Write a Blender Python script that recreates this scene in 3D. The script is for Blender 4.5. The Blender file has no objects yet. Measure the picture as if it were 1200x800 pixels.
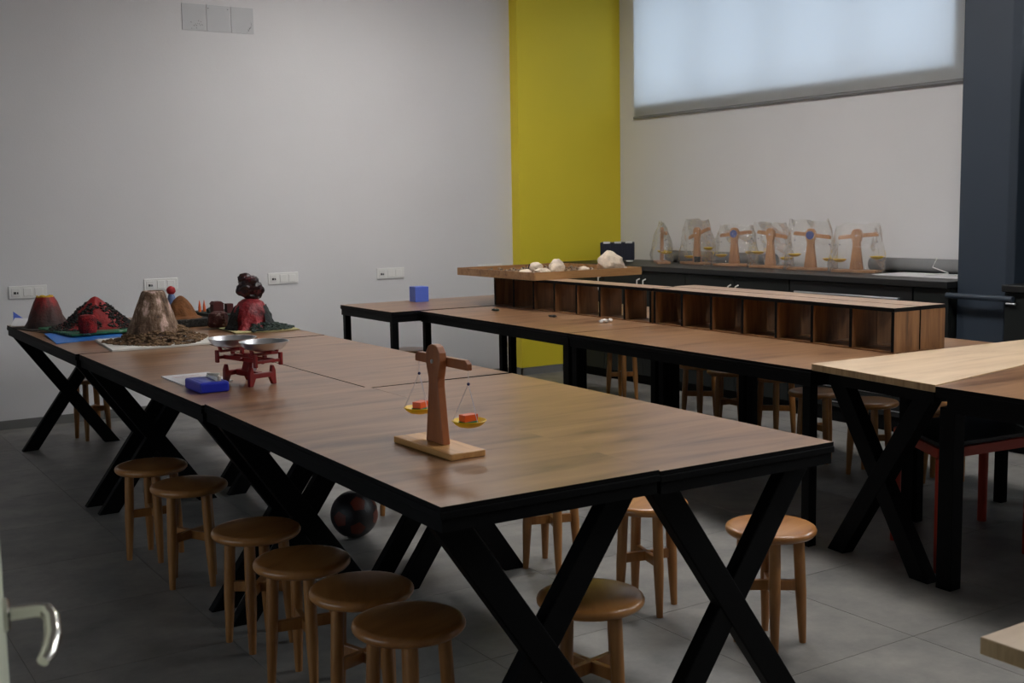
import bpy, bmesh, math, random
from mathutils import Vector, Matrix, noise
random.seed(7)
PI = math.pi
S = bpy.context.scene
COL = S.collection

# ------------------------------------------------------------------ camera
cam_d = bpy.data.cameras.new('camera'); cam = bpy.data.objects.new('camera', cam_d); COL.objects.link(cam)
cam_d.sensor_width = 36.0; cam_d.lens = 1358.26 / 1200 * 36.0
cam_d.clip_start = 0.05; cam_d.clip_end = 100
YAW, PITCH, ROLL = math.radians(32.8406), math.radians(6.6307), math.radians(0.9917)
_f = Vector((math.sin(YAW) * math.cos(PITCH), math.cos(YAW) * math.cos(PITCH), -math.sin(PITCH)))
_r = Vector((math.cos(YAW), -math.sin(YAW), 0)); _d = _f.cross(_r)
_r2 = _r * math.cos(ROLL) + _d * math.sin(ROLL); _d2 = _d * math.cos(ROLL) - _r * math.sin(ROLL)
cam.matrix_world = Matrix(((_r2.x, -_d2.x, -_f.x, 0), (_r2.y, -_d2.y, -_f.y, 0), (_r2.z, -_d2.z, -_f.z, 1.45), (0, 0, 0, 1)))
cam_d.dof.use_dof = True; cam_d.dof.focus_distance = 4.6; cam_d.dof.aperture_fstop = 9.0
S.camera = cam

# ------------------------------------------------------------------ world, daylight, exposure
w = bpy.data.worlds.new('world'); S.world = w; w.use_nodes = True
w.node_tree.nodes['Background'].inputs[0].default_value = (0.80, 0.88, 1.0, 1)
w.node_tree.nodes['Background'].inputs[1].default_value = 1.0
def area(name, loc, rot, sx, sy, power, color):
    l = bpy.data.lights.new(name, 'AREA'); l.shape = 'RECTANGLE'; l.size = sx; l.size_y = sy; l.energy = power; l.color = color
    o = bpy.data.objects.new(name, l); COL.objects.link(o); o.location = loc; o.rotation_euler = rot; return o
# daylight outside the blind window, plus two added lights for windows out of view
area('daylight_far_window', (7.35, 6.46, 2.95), (0, math.radians(86), 0), 2.6, 5.2, 98, (0.86, 0.93, 1.0))
area('added_near_daylight', (7.25, 1.55, 3.05), (0, math.radians(72), 0), 1.5, 3.2, 160, (0.95, 0.97, 1.0))  # for an assumed window out of view, added for room light
area('added_left_daylight', (-3.0, 3.4, 1.15), (0, math.radians(-90), 0), 1.6, 4.4, 18, (0.84, 0.92, 1.0))  # added low light from the left, through an assumed unseen window
ADDED_LAMP = 34.0    # radiance of the added ceiling panels' diffusers
S.view_settings.view_transform = 'Standard'; S.view_settings.look = 'None'
S.view_settings.gamma = 1.0; S.view_settings.exposure = 0.0
S.view_settings.use_curve_mapping = False
S.cycles.use_denoising = True
S.cycles.max_bounces = 10; S.cycles.diffuse_bounces = 6; S.cycles.transparent_max_bounces = 24
S.cycles.sample_clamp_indirect = 6.0

# ------------------------------------------------------------------ materials
def srgb(r, g, b):
    c = lambda v: (v / 255) / 12.92 if v / 255 <= 0.04045 else ((v / 255 + 0.055) / 1.055) ** 2.4
    return (c(r), c(g), c(b), 1)
def newmat(name):
    m = bpy.data.materials.new(name); m.use_nodes = True
    return m, m.node_tree.nodes, m.node_tree.links, m.node_tree.nodes['Principled BSDF']
def mat(name, col, rough=0.6, metal=0.0, spec=0.5, bump=0.0, bscale=60.0, var=0.0, vscale=6.0, coat=0.0):
    """plain colour with procedural mottling and fine relief"""
    m, n, l, p = newmat(name)
    p.inputs['Base Color'].default_value = col; p.inputs['Roughness'].default_value = rough
    p.inputs['Metallic'].default_value = metal; p.inputs['Specular IOR Level'].default_value = spec
    p.inputs['Coat Weight'].default_value = coat
    tc = n.new('ShaderNodeTexCoord')
    if var:
        t = n.new('ShaderNodeTexNoise'); t.inputs['Scale'].default_value = vscale; t.inputs['Detail'].default_value = 5
        l.new(tc.outputs['Object'], t.inputs['Vector'])
        r = n.new('ShaderNodeValToRGB'); r.color_ramp.elements[0].position = 0.3; r.color_ramp.elements[1].position = 0.7
        r.color_ramp.elements[0].color = tuple(c * (1 - var) for c in col[:3]) + (1,)
        r.color_ramp.elements[1].color = tuple(min(1, c * (1 + var)) for c in col[:3]) + (1,)
        l.new(t.outputs['Fac'], r.inputs['Fac']); l.new(r.outputs['Color'], p.inputs['Base Color'])
    if bump:
        t2 = n.new('ShaderNodeTexNoise'); t2.inputs['Scale'].default_value = bscale; t2.inputs['Detail'].default_value = 4
        l.new(tc.outputs['Object'], t2.inputs['Vector'])
        b = n.new('ShaderNodeBump'); b.inputs['Strength'].default_value = bump; b.inputs['Distance'].default_value = 0.01
        l.new(t2.outputs['Fac'], b.inputs['Height']); l.new(b.outputs['Normal'], p.inputs['Normal'])
    return m
def wood(name, dark, mid, light, axis=0, rough=0.38, scale=1.0, spec=0.5, coat=0.0, streak=18.0):
    """wood grain drawn out along one local axis, shifted per object"""
    m, n, l, p = newmat(name)
    tc = n.new('ShaderNodeTexCoord'); oi = n.new('ShaderNodeObjectInfo')
    mul = n.new('ShaderNodeMath'); mul.operation = 'MULTIPLY'; mul.inputs[1].default_value = 37.0; l.new(oi.outputs['Random'], mul.inputs[0])
    add = n.new('ShaderNodeVectorMath'); add.operation = 'ADD'; l.new(tc.outputs['Object'], add.inputs[0]); l.new(mul.outputs[0], add.inputs[1])
    mp = n.new('ShaderNodeMapping'); sc = [streak * scale] * 3; sc[axis] = 1.6 * scale; mp.inputs['Scale'].default_value = sc
    l.new(add.outputs[0], mp.inputs['Vector'])
    t = n.new('ShaderNodeTexNoise'); t.inputs['Scale'].default_value = 1.0; t.inputs['Detail'].default_value = 7; t.inputs['Roughness'].default_value = 0.62
    t.inputs['Distortion'].default_value = 0.6
    l.new(mp.outputs['Vector'], t.inputs['Vector'])
    r = n.new('ShaderNodeValToRGB'); e = r.color_ramp.elements
    e[0].position = 0.30; e[0].color = dark; e[1].position = 0.72; e[1].color = light
    k = e.new(0.48); k.color = mid
    l.new(t.outputs['Fac'], r.inputs['Fac']); l.new(r.outputs['Color'], p.inputs['Base Color'])
    p.inputs['Roughness'].default_value = rough; p.inputs['Specular IOR Level'].default_value = spec; p.inputs['Coat Weight'].default_value = coat
    p.inputs['Coat Roughness'].default_value = 0.15
    b = n.new('ShaderNodeBump'); b.inputs['Strength'].default_value = 0.06; b.inputs['Distance'].default_value = 0.004
    l.new(t.outputs['Fac'], b.inputs['Height']); l.new(b.outputs['Normal'], p.inputs['Normal'])
    return m
def twotone(name, stops, scale=6.0, rough=0.7, bump=0.4, bscale=70.0, height=None, stretch=(1, 1, 1)):
    """painted craft surface: colour ramp over noise, optionally mixed with local height"""
    m, n, l, p = newmat(name)
    tc = n.new('ShaderNodeTexCoord'); mp = n.new('ShaderNodeMapping'); mp.inputs['Scale'].default_value = stretch
    l.new(tc.outputs['Object'], mp.inputs['Vector'])
    t = n.new('ShaderNodeTexNoise'); t.inputs['Scale'].default_value = scale; t.inputs['Detail'].default_value = 6; t.inputs['Roughness'].default_value = 0.65
    l.new(mp.outputs['Vector'], t.inputs['Vector'])
    fac = t.outputs['Fac']
    if height:
        sx = n.new('ShaderNodeSeparateXYZ'); l.new(tc.outputs['Object'], sx.inputs[0])
        mr = n.new('ShaderNodeMapRange'); mr.inputs['From Min'].default_value = height[0]; mr.inputs['From Max'].default_value = height[1]
        l.new(sx.outputs['Z'], mr.inputs['Value'])
        mx = n.new('ShaderNodeMix'); mx.inputs[0].default_value = height[2]; l.new(fac, mx.inputs[2]); l.new(mr.outputs[0], mx.inputs[3])
        fac = mx.outputs[0]
    r = n.new('ShaderNodeValToRGB'); e = r.color_ramp.elements
    e[0].position, e[0].color = stops[0]; e[1].position, e[1].color = stops[-1]
    for q, c in stops[1:-1]:
        k = e.new(q); k.color = c
    l.new(fac, r.inputs['Fac']); l.new(r.outputs['Color'], p.inputs['Base Color']); p.inputs['Roughness'].default_value = rough
    t2 = n.new('ShaderNodeTexNoise'); t2.inputs['Scale'].default_value = bscale; t2.inputs['Detail'].default_value = 5; l.new(tc.outputs['Object'], t2.inputs['Vector'])
    b = n.new('ShaderNodeBump'); b.inputs['Strength'].default_value = bump; b.inputs['Distance'].default_value = 0.01
    l.new(t2.outputs['Fac'], b.inputs['Height']); l.new(b.outputs['Normal'], p.inputs['Normal'])
    return m

def floor_tile_mat():
    m, n, l, p = newmat('grey concrete tile')
    g = n.new('ShaderNodeNewGeometry'); oi = n.new('ShaderNodeObjectInfo')
    t = n.new('ShaderNodeTexNoise'); t.inputs['Scale'].default_value = 3.2; t.inputs['Detail'].default_value = 10; t.inputs['Roughness'].default_value = 0.68
    l.new(g.outputs['Position'], t.inputs['Vector'])
    r = n.new('ShaderNodeValToRGB'); r.color_ramp.elements[0].position = 0.3; r.color_ramp.elements[1].position = 0.72
    r.color_ramp.elements[0].color = srgb(98, 98, 97); r.color_ramp.elements[1].color = srgb(150, 146, 140)
    l.new(t.outputs['Fac'], r.inputs['Fac'])
    hs = n.new('ShaderNodeHueSaturation'); mr = n.new('ShaderNodeMapRange'); mr.inputs['To Min'].default_value = 0.9; mr.inputs['To Max'].default_value = 1.08
    l.new(oi.outputs['Random'], mr.inputs['Value']); l.new(mr.outputs[0], hs.inputs['Value']); l.new(r.outputs['Color'], hs.inputs['Color'])
    l.new(hs.outputs['Color'], p.inputs['Base Color'])
    p.inputs['Roughness'].default_value = 0.42
    b = n.new('ShaderNodeBump'); b.inputs['Strength'].default_value = 0.05; b.inputs['Distance'].default_value = 0.01
    l.new(t.outputs['Fac'], b.inputs['Height']); l.new(b.outputs['Normal'], p.inputs['Normal'])
    return m
def blind_mat():
    m, n, l, p = newmat('white roller blind fabric')
    out = n['Material Output']; n.remove(p)
    d = n.new('ShaderNodeBsdfDiffuse'); d.inputs[0].default_value = srgb(205, 204, 198)
    t = n.new('ShaderNodeBsdfTranslucent'); t.inputs[0].default_value = (0.80, 0.84, 0.90, 1)
    w_ = n.new('ShaderNodeTexWave'); w_.inputs['Scale'].default_value = 220; w_.bands_direction = 'Y'
    mx = n.new('ShaderNodeMixShader'); mx.inputs[0].default_value = 0.55
    l.new(d.outputs[0], mx.inputs[1]); l.new(t.outputs[0], mx.inputs[2]); l.new(mx.outputs[0], out.inputs[0]); n.remove(w_)
    return m
def clear_mat(name, tint, gloss=0.14, rough=0.06, haze=0.0, bump=0.0):
    m, n, l, p = newmat(name)
    out = n['Material Output']; n.remove(p)
    tr = n.new('ShaderNodeBsdfTransparent'); tr.inputs[0].default_value = tint
    gl = n.new('ShaderNodeBsdfGlossy'); gl.inputs['Roughness'].default_value = rough; gl.inputs[0].default_value = (1, 1, 1, 1)
    lw = n.new('ShaderNodeLayerWeight'); lw.inputs[0].default_value = 0.35
    ml = n.new('ShaderNodeMath'); ml.operation = 'MULTIPLY'; ml.inputs[1].default_value = gloss * 4; l.new(lw.outputs['Fresnel'], ml.inputs[0])
    cl = n.new('ShaderNodeMath'); cl.operation = 'MINIMUM'; cl.inputs[1].default_value = 0.8; l.new(ml.outputs[0], cl.inputs[0])
    mx = n.new('ShaderNodeMixShader'); l.new(cl.outputs[0], mx.inputs[0]); l.new(tr.outputs[0], mx.inputs[1]); l.new(gl.outputs[0], mx.inputs[2])
    last = mx
    if haze:
        df = n.new('ShaderNodeBsdfDiffuse'); df.inputs[0].default_value = (0.8, 0.8, 0.78, 1)
        m2 = n.new('ShaderNodeMixShader'); m2.inputs[0].default_value = haze; l.new(mx.outputs[0], m2.inputs[1]); l.new(df.outputs[0], m2.inputs[2]); last = m2
    if bump:
        tc = n.new('ShaderNodeTexCoord'); t2 = n.new('ShaderNodeTexNoise'); t2.inputs['Scale'].default_value = 18; t2.inputs['Detail'].default_value = 2
        l.new(tc.outputs['Object'], t2.inputs['Vector'])
        b = n.new('ShaderNodeBump'); b.inputs['Strength'].default_value = bump; b.inputs['Distance'].default_value = 0.03
        l.new(t2.outputs['Fac'], b.inputs['Height']); l.new(b.outputs['Normal'], gl.inputs['Normal'])
    l.new(last.outputs[0], out.inputs[0])
    return m

M = {}
M['wall'] = mat('white wall paint', srgb(222, 220, 220), 0.85, var=0.02, vscale=1.5, bump=0.08, bscale=120)
M['darkwall'] = mat('bounce cutting slate blue', srgb(52, 58, 68), 0.7, var=0.03, vscale=2)  # unseen left and front walls made dark to cut bounced light
M['ceil'] = mat('white ceiling paint', srgb(205, 203, 200), 0.9)
M['yellow'] = mat('yellow wall paint', srgb(226, 206, 50), 0.6, var=0.02, vscale=2, bump=0.05, bscale=120)
M['navy'] = mat('slate blue paint', srgb(44, 54, 66), 0.55, var=0.03, vscale=3)
M['skirt'] = mat('grey skirting tile', srgb(120, 119, 116), 0.5, var=0.06, vscale=4)
M['grout'] = mat('grey grout', srgb(106, 105, 103), 0.9)
M['tile'] = floor_tile_mat()
M['blind'] = blind_mat()
M['glass'] = clear_mat('window glass', (0.96, 0.98, 0.98, 1), 0.06, 0.01)
M['bag'] = clear_mat('clear plastic bag', (0.965, 0.96, 0.945, 1), 0.13, 0.14, haze=0.07, bump=1.0)
M['alu'] = mat('white aluminium frame', srgb(210, 210, 208), 0.4)
M['oak'] = wood('brown oak laminate', srgb(96, 68, 47), srgb(138, 102, 73), srgb(162, 125, 92), 0, 0.28, streak=10)
M['oakdark'] = wood('shelf oak laminate', srgb(78, 50, 27), srgb(118, 80, 46), srgb(142, 102, 62), 2, 0.45, 1.4)
M['oaktop'] = wood('shelf top oak laminate', srgb(128, 102, 82), srgb(158, 130, 108), srgb(178, 150, 126), 1, 0.36, 1.0)
M['pale'] = wood('pale beech board', srgb(178, 150, 120), srgb(200, 174, 144), srgb(214, 190, 160), 0, 0.42, 0.8, streak=10)
M['paleedge'] = wood('pale beech end grain', srgb(150, 118, 80), srgb(178, 146, 104), srgb(200, 168, 126), 2, 0.5, 2.0)
M['stool'] = wood('varnished beech', srgb(142, 90, 44), srgb(172, 116, 62), srgb(190, 136, 80), 0, 0.3, 1.6, coat=0.25, streak=7)
M['stoolleg'] = wood('varnished beech leg', srgb(132, 84, 40), srgb(160, 108, 56), srgb(180, 128, 74), 2, 0.35, 2.0, coat=0.15, streak=9)
M['black'] = mat('black powder coated steel', srgb(6, 6, 7), 0.6, spec=0.12)
M['blacktop'] = mat('black laminate', srgb(30, 31, 32), 0.4, spec=0.4)
M['charcoal'] = mat('charcoal cabinet front', srgb(27, 30, 29), 0.5, spec=0.3, var=0.03)
M['counter'] = mat('charcoal stone worktop', srgb(27, 28, 28), 0.4, var=0.12, vscale=40)
M['white'] = mat('white plastic', srgb(228, 226, 222), 0.4)
M['socket'] = mat('white switch plastic', srgb(236, 234, 230), 0.35)
M['hole'] = mat('dark socket hole', srgb(40, 40, 40), 0.8)
M['paper'] = mat('white paper', srgb(216, 214, 216), 0.8)
M['pencil'] = mat('grey pencil marks', srgb(70, 70, 74), 0.8)
M['cubeblue'] = mat('blue painted wood', srgb(84, 110, 206), 0.5)
M['tray'] = wood('honey oak tray board', srgb(120, 84, 48), srgb(160, 118, 74), srgb(182, 140, 94), 0, 0.4, 1.2)
M['rock'] = mat('pale limestone', srgb(212, 194, 172), 0.9, var=0.18, vscale=22, bump=0.8, bscale=60)
M['gravel'] = twotone('mixed gravel', [(0.3, srgb(60, 48, 40)), (0.5, srgb(128, 108, 88)), (0.7, srgb(190, 172, 148))], 40, 0.9)
M['red'] = mat('red enamelled cast iron', srgb(130, 22, 20), 0.35, spec=0.5, var=0.15, vscale=20)
M['redtube'] = mat('orange red painted steel', srgb(176, 48, 22), 0.45)
M['steel'] = mat('polished steel', srgb(222, 224, 228), 0.34, metal=1.0)
M['chrome'] = mat('satin chrome', srgb(210, 208, 200), 0.18, metal=1.0)
M['brass'] = mat('nickel weight metal', srgb(206, 200, 188), 0.42, metal=0.75)
M['boxblue'] = mat('blue plastic', srgb(26, 42, 170), 0.35)
M['balwood'] = wood('reddish beech', srgb(120, 66, 34), srgb(150, 88, 50), srgb(172, 108, 66), 2, 0.4, 1.6, streak=9)
M['balbase'] = wood('light beech base', srgb(176, 124, 66), srgb(204, 152, 92), srgb(220, 172, 112), 1, 0.4, 1.5)
M['pan'] = mat('yellow plastic', srgb(232, 190, 14), 0.4)
M['orange'] = mat('orange plastic', srgb(220, 84, 20), 0.45)
M['green'] = mat('green plastic', srgb(24, 110, 74), 0.45)
M['string'] = mat('white string', srgb(210, 205, 210), 0.8)
M['bead'] = mat('dark blue bead', srgb(26, 30, 90), 0.4)
M['bagwood'] = wood('light brown beech', srgb(160, 108, 66), srgb(186, 132, 86), srgb(204, 152, 104), 2, 0.5, 1.6, streak=9)
M['bluedisc'] = mat('blue disc plastic', srgb(60, 74, 140), 0.5)
M['crate'] = mat('dark navy plastic', srgb(20, 23, 40), 0.5)
M['roll'] = mat('grey felt roll', srgb(128, 128, 128), 0.8, var=0.08)
M['door'] = mat('pale green grey door paint', srgb(206, 210, 190), 0.45)
M['rust'] = mat('brown latch metal', srgb(110, 70, 40), 0.45, metal=0.6)
M['volA'] = twotone('red brown painted clay', [(0.28, srgb(40, 24, 20)), (0.48, srgb(74, 38, 33)), (0.58, srgb(96, 34, 32)), (0.7, srgb(160, 30, 30))], 13, 0.6, height=(0.0, 0.2, 0.45), stretch=(1.6, 1.6, 0.5))
M['volB'] = twotone('red painted clay', [(0.2, srgb(92, 14, 16)), (0.6, srgb(150, 22, 24)), (0.8, srgb(196, 60, 56))], 12, 0.6)
M['soil'] = twotone('black soil crumbs', [(0.35, srgb(14, 14, 13)), (0.6, srgb(42, 40, 36)), (0.74, srgb(150, 146, 136))], 60, 0.9, bump=0.8)
M['volC'] = twotone('brown grey clay streaked white', [(0.36, srgb(64, 46, 32)), (0.47, srgb(112, 86, 66)), (0.55, srgb(136, 112, 92)), (0.62, srgb(204, 172, 158))], 17, 0.8, bump=0.7, stretch=(1.5, 1.5, 0.45))
M['chips'] = twotone('brown bark chips', [(0.3, srgb(66, 48, 32)), (0.55, srgb(126, 98, 70)), (0.75, srgb(166, 138, 106))], 30, 0.9)
M['volD'] = twotone('rust brown clay', [(0.3, srgb(92, 54, 22)), (0.7, srgb(136, 84, 38))], 16, 0.85)
M['volE'] = twotone('dark red and black clay', [(0.30, srgb(40, 16, 18)), (0.42, srgb(104, 16, 24)), (0.55, srgb(150, 34, 42)), (0.68, srgb(184, 92, 98))], 14, 0.55, bump=0.6)
M['headE'] = twotone('glossy black and maroon lava', [(0.4, srgb(16, 13, 14)), (0.56, srgb(50, 14, 18)), (0.7, srgb(96, 24, 30))], 16, 0.25, bump=0.7, bscale=40)
M['darkash'] = twotone('black ash paint', [(0.35, srgb(16, 18, 18)), (0.6, srgb(40, 44, 44)), (0.75, srgb(78, 82, 80))], 20, 0.8, bump=0.8)
M['darkgreen'] = twotone('dark green grey crumbs', [(0.35, srgb(22, 30, 28)), (0.6, srgb(56, 70, 62)), (0.75, srgb(104, 116, 104))], 50, 0.9, bump=0.8)
M['grass'] = twotone('green painted base', [(0.4, srgb(14, 74, 50)), (0.58, srgb(26, 110, 70)), (0.68, srgb(196, 212, 200))], 20, 0.6, stretch=(0.6, 3, 1))
M['bluecard'] = mat('bright blue card', srgb(32, 112, 196), 0.45)
M['board'] = mat('white card board', srgb(222, 218, 210), 0.7)
M['rim'] = mat('yellow painted rim', srgb(214, 170, 40), 0.6)
M['fuzzy'] = twotone('red felt', [(0.35, srgb(52, 14, 14)), (0.55, srgb(140, 24, 26)), (0.7, srgb(176, 36, 34))], 24, 0.95, bump=1.0, bscale=120)
M['darkcard'] = mat('dark brown card', srgb(48, 40, 34), 0.8)
M['bluefoil'] = mat('blue and grey foil', srgb(86, 104, 140), 0.4, var=0.4, vscale=30)
M['redball'] = mat('red foam', srgb(168, 34, 36), 0.7, var=0.2, vscale=30)
M['maroon'] = mat('maroon painted card', srgb(78, 22, 22), 0.7, var=0.2, vscale=30)
M['candle'] = mat('orange and yellow wax', srgb(224, 96, 30), 0.5)
M['ballskin'] = mat('black ball leather', srgb(24, 20, 22), 0.4, bump=0.2, bscale=200)
M['ballpatch'] = mat('rust red ball patch', srgb(98, 38, 20), 0.4, bump=0.2, bscale=200)
M['bulb'] = mat('warm white added lamp', srgb(230, 230, 225), 0.5)

# ------------------------------------------------------------------ mesh builder
class MB:
    def __init__(s): s.v = []; s.f = []
    def add(s, vs, fs):
        k = len(s.v); s.v += [tuple(p) for p in vs]; s.f += [tuple(i + k for i in f) for f in fs]; return s
    def box(s, x0, x1, y0, y1, z0, z1, mtx=None):
        vs = [Vector(p) for p in ((x0, y0, z0), (x1, y0, z0), (x1, y1, z0), (x0, y1, z0), (x0, y0, z1), (x1, y0, z1), (x1, y1, z1), (x0, y1, z1))]
        if mtx: vs = [mtx @ p for p in vs]
        return s.add(vs, [(3, 2, 1, 0), (4, 5, 6, 7), (0, 1, 5, 4), (1, 2, 6, 5), (2, 3, 7, 6), (3, 0, 4, 7)])
    def poly(s, pts, z0, z1):
        n = len(pts); vs = [(x, y, z0) for x, y in pts] + [(x, y, z1) for x, y in pts]
        return s.add(vs, [tuple(range(n - 1, -1, -1)), tuple(range(n, 2 * n))] + [(i, (i + 1) % n, n + (i + 1) % n, n + i) for i in range(n)])
    def prism(s, pts, a, b, plane):
        """outline pts in a plane ('yz': extruded along x from a to b; 'xz': along y)"""
        n = len(pts)
        def P(u, v, t): return (t, u, v) if plane == 'yz' else (u, t, v)
        vs = [P(u, v, a) for u, v in pts] + [P(u, v, b) for u, v in pts]
        return s.add(vs, [tuple(range(n - 1, -1, -1)), tuple(range(n, 2 * n))] + [(i, (i + 1) % n, n + (i + 1) % n, n + i) for i in range(n)])
    def cyl(s, p0, p1, r0, r1=None, n=12, cap=True):
        r1 = r0 if r1 is None else r1
        p0 = Vector(p0); p1 = Vector(p1); d = (p1 - p0).normalized()
        a = d.orthogonal().normalized(); b = d.cross(a)
        vs = [p0 + (a * math.cos(t) + b * math.sin(t)) * r0 for t in [2 * PI * i / n for i in range(n)]]
        vs += [p1 + (a * math.cos(t) + b * math.sin(t)) * r1 for t in [2 * PI * i / n for i in range(n)]]
        fs = [(i, (i + 1) % n, n + (i + 1) % n, n + i) for i in range(n)]
        if cap: fs += [tuple(range(n - 1, -1, -1)), tuple(range(n, 2 * n))]
        return s.add(vs, fs)
    def bar(s, p0, p1, w, h, up=(0, 0, 1)):
        """rectangular bar: w across, h along 'up'"""
        p0 = Vector(p0); p1 = Vector(p1); d = (p1 - p0).normalized(); a = d.cross(Vector(up)).normalized(); b = a.cross(d)
        vs = []
        for p in (p0, p1): vs += [p + a * (sx * w / 2) + b * (sy * h / 2) for sx, sy in ((-1, -1), (1, -1), (1, 1), (-1, 1))]
        return s.add(vs, [(3, 2, 1, 0), (4, 5, 6, 7)] + [(i, (i + 1) % 4, 4 + (i + 1) % 4, 4 + i) for i in range(4)])
    def tube(s, pts, r, n=8):
        pts = [Vector(p) for p in pts]; rings = []
        for i, p in enumerate(pts):
            d = (pts[min(i + 1, len(pts) - 1)] - pts[max(i - 1, 0)]).normalized()
            a = d.cross(Vector((0.13, 0.21, 0.97))).normalized(); b = d.cross(a)
            rr = r[i] if isinstance(r, (list, tuple)) else r
            rings.append([p + (a * math.cos(2 * PI * j / n) + b * math.sin(2 * PI * j / n)) * rr for j in range(n)])
        vs = [q for g in rings for q in g]; fs = []
        for i in range(len(pts) - 1):
            fs += [(i * n + j, i * n + (j + 1) % n, (i + 1) * n + (j + 1) % n, (i + 1) * n + j) for j in range(n)]
        fs += [tuple(range(n - 1, -1, -1)), tuple(range((len(pts) - 1) * n, len(pts) * n))]
        return s.add(vs, fs)
    def lathe(s, prof, n=24, c=(0, 0, 0), fn=None):
        """prof: (r, z) from bottom to top; fn(angle, i) scales the radius"""
        vs = []; fs = []
        for i, (r, z) in enumerate(prof):
            for j in range(n):
                t = 2 * PI * j / n; q = r * (fn(t, z) if fn else 1)
                vs.append((c[0] + q * math.cos(t), c[1] + q * math.sin(t), c[2] + z))
        for i in range(len(prof) - 1):
            fs += [(i * n + j, i * n + (j + 1) % n, (i + 1) * n + (j + 1) % n, (i + 1) * n + j) for j in range(n)]
        fs += [tuple(range(n - 1, -1, -1)), tuple(range((len(prof) - 1) * n, len(prof) * n))]
        return s.add(vs, fs)
    def ball(s, c, r, n=16, k=10, sq=(1, 1, 1), rough=0.0, seed=0.0):
        vs = []; fs = []
        for i in range(k + 1):
            ph = PI * i / k
            for j in range(n):
                t = 2 * PI * j / n; d = Vector((math.sin(ph) * math.cos(t), math.sin(ph) * math.sin(t), -math.cos(ph)))
                q = r * (1 + rough * noise.noise(d * 1.7 + Vector((seed, seed * 2, seed * 3))) + rough * 0.4 * noise.noise(d * 4.3 + Vector((seed, 0, 0)))) if rough else r
                vs.append((c[0] + d.x * q * sq[0], c[1] + d.y * q * sq[1], c[2] + d.z * q * sq[2]))
        for i in range(k):
            fs += [(i * n + j, i * n + (j + 1) % n, (i + 1) * n + (j + 1) % n, (i + 1) * n + j) for j in range(n)]
        return s.add(vs, fs)
    def build(s, name, material, parent=None, smooth=False, bevel=0.0, loc=None, segs=2):
        me = bpy.data.meshes.new(name); me.from_pydata(s.v, [], s.f)
        bm = bmesh.new(); bm.from_mesh(me); bmesh.ops.remove_doubles(bm, verts=bm.verts, dist=1e-6)
        bmesh.ops.recalc_face_normals(bm, faces=bm.faces); bm.to_mesh(me); bm.free()
        me.materials.append(M[material] if isinstance(material, str) else material)
        o = bpy.data.objects.new(name, me); COL.objects.link(o)
        if parent: o.parent = parent
        if loc is not None: o.location = loc
        if smooth:
            me.shade_smooth(); me.set_sharp_from_angle(angle=math.radians(40))
        if bevel:
            b = o.modifiers.new('bevel', 'BEVEL'); b.width = bevel; b.segments = segs; b.limit_method = 'ANGLE'; b.angle_limit = math.radians(35)
        return o
def tag(o, label, cat, group=None):
    o['label'] = label; o['category'] = cat
    if group: o['group'] = group
    return o
def thing(name, label, cat, loc=(0, 0, 0), rotz=0.0, group=None):
    o = bpy.data.objects.new(name, None); COL.objects.link(o); o.empty_display_size = 0.1
    o.location = loc; o.rotation_euler = (0, 0, rotz); return tag(o, label, cat, group)
def struct(o): o['kind'] = 'structure'; return o
def dup(root, loc, rotz=0.0, label=None):
    r = root.copy(); COL.objects.link(r); r.location = loc; r.rotation_euler = (0, 0, rotz)
    if label: r['label'] = label
    for ch in list(root.children):
        c = ch.copy(); COL.objects.link(c); c.parent = r
        for g in list(ch.children):
            e = g.copy(); COL.objects.link(e); e.parent = c
    return r

# ------------------------------------------------------------------ room shell
YB, XR, XL, YF, ZC = 8.42, 6.55, -2.2, -1.3, 3.55      # back wall, right wall, left wall, front wall, ceiling
fl = struct(MB().box(XL, XR, YF, YB, -0.12, -0.002).build('floor', 'grout'))
TX, TY = 0.63, 0.652
tile_me = None; x = 0.62 - TX * 5
xs = []; 
while x < XR: xs.append(x); x += TX
ys = []; y = 3.725 - TY * 8
while y < YB: ys.append(y); y += TY
for x0 in xs:
    for y0 in ys:
        a0, a1, b0, b1 = max(x0, XL), min(x0 + TX, XR), max(y0, YF), min(y0 + TY, YB)
        if a1 - a0 < 0.02 or b1 - b0 < 0.02: continue
        full = abs(a1 - a0 - TX) < 1e-6 and abs(b1 - b0 - TY) < 1e-6
        if full and tile_me:
            o = bpy.data.objects.new('tile', tile_me); COL.objects.link(o); o.parent = fl
        else:
            wx, wy = (a1 - a0) / 2 - 0.0011, (b1 - b0) / 2 - 0.0011
            o = MB().box(-wx, wx, -wy, wy, -0.012, 0.0).build('tile', 'tile', fl)
            if full: tile_me = o.data
        o.location = ((a0 + a1) / 2, (b0 + b1) / 2, 0)
struct(MB().box(XL - 0.2, XR + 0.3, YB, YB + 0.2, -0.12, ZC).build('wall_back', 'wall'))
W3 = (1.6, 5.2, 0.5, 1.75)  # unseen opening, set low so the added light grazes the stool tops
wl = MB(); wl.box(XL - 0.12, XL, YF, YB, -0.12, W3[2]).box(XL - 0.12, XL, YF, YB, W3[3], ZC).box(XL - 0.12, XL, YF, W3[0], W3[2], W3[3]).box(XL - 0.12, XL, W3[1], YB, W3[2], W3[3])
struct(wl.build('wall_left', 'darkwall'))
struct(MB().box(XL - 0.2, XR + 0.3, YF - 0.2, YF, -0.12, ZC).build('wall_front', 'darkwall'))
struct(MB().box(XL - 0.2, XR + 0.3, YF - 0.2, YB + 0.2, ZC, ZC + 0.15).build('ceiling', 'ceil'))
W1 = (4.83, 8.068, 2.31, 3.32); W2 = (0.10, 3.0, 2.25, 3.32)  # second opening belongs to the added near window
wr = MB()
wr.box(XR, XR + 0.12, YF, YB, -0.12, min(W1[2], W2[2])); wr.box(XR, XR + 0.12, YF, YB, W1[3], ZC)
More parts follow.
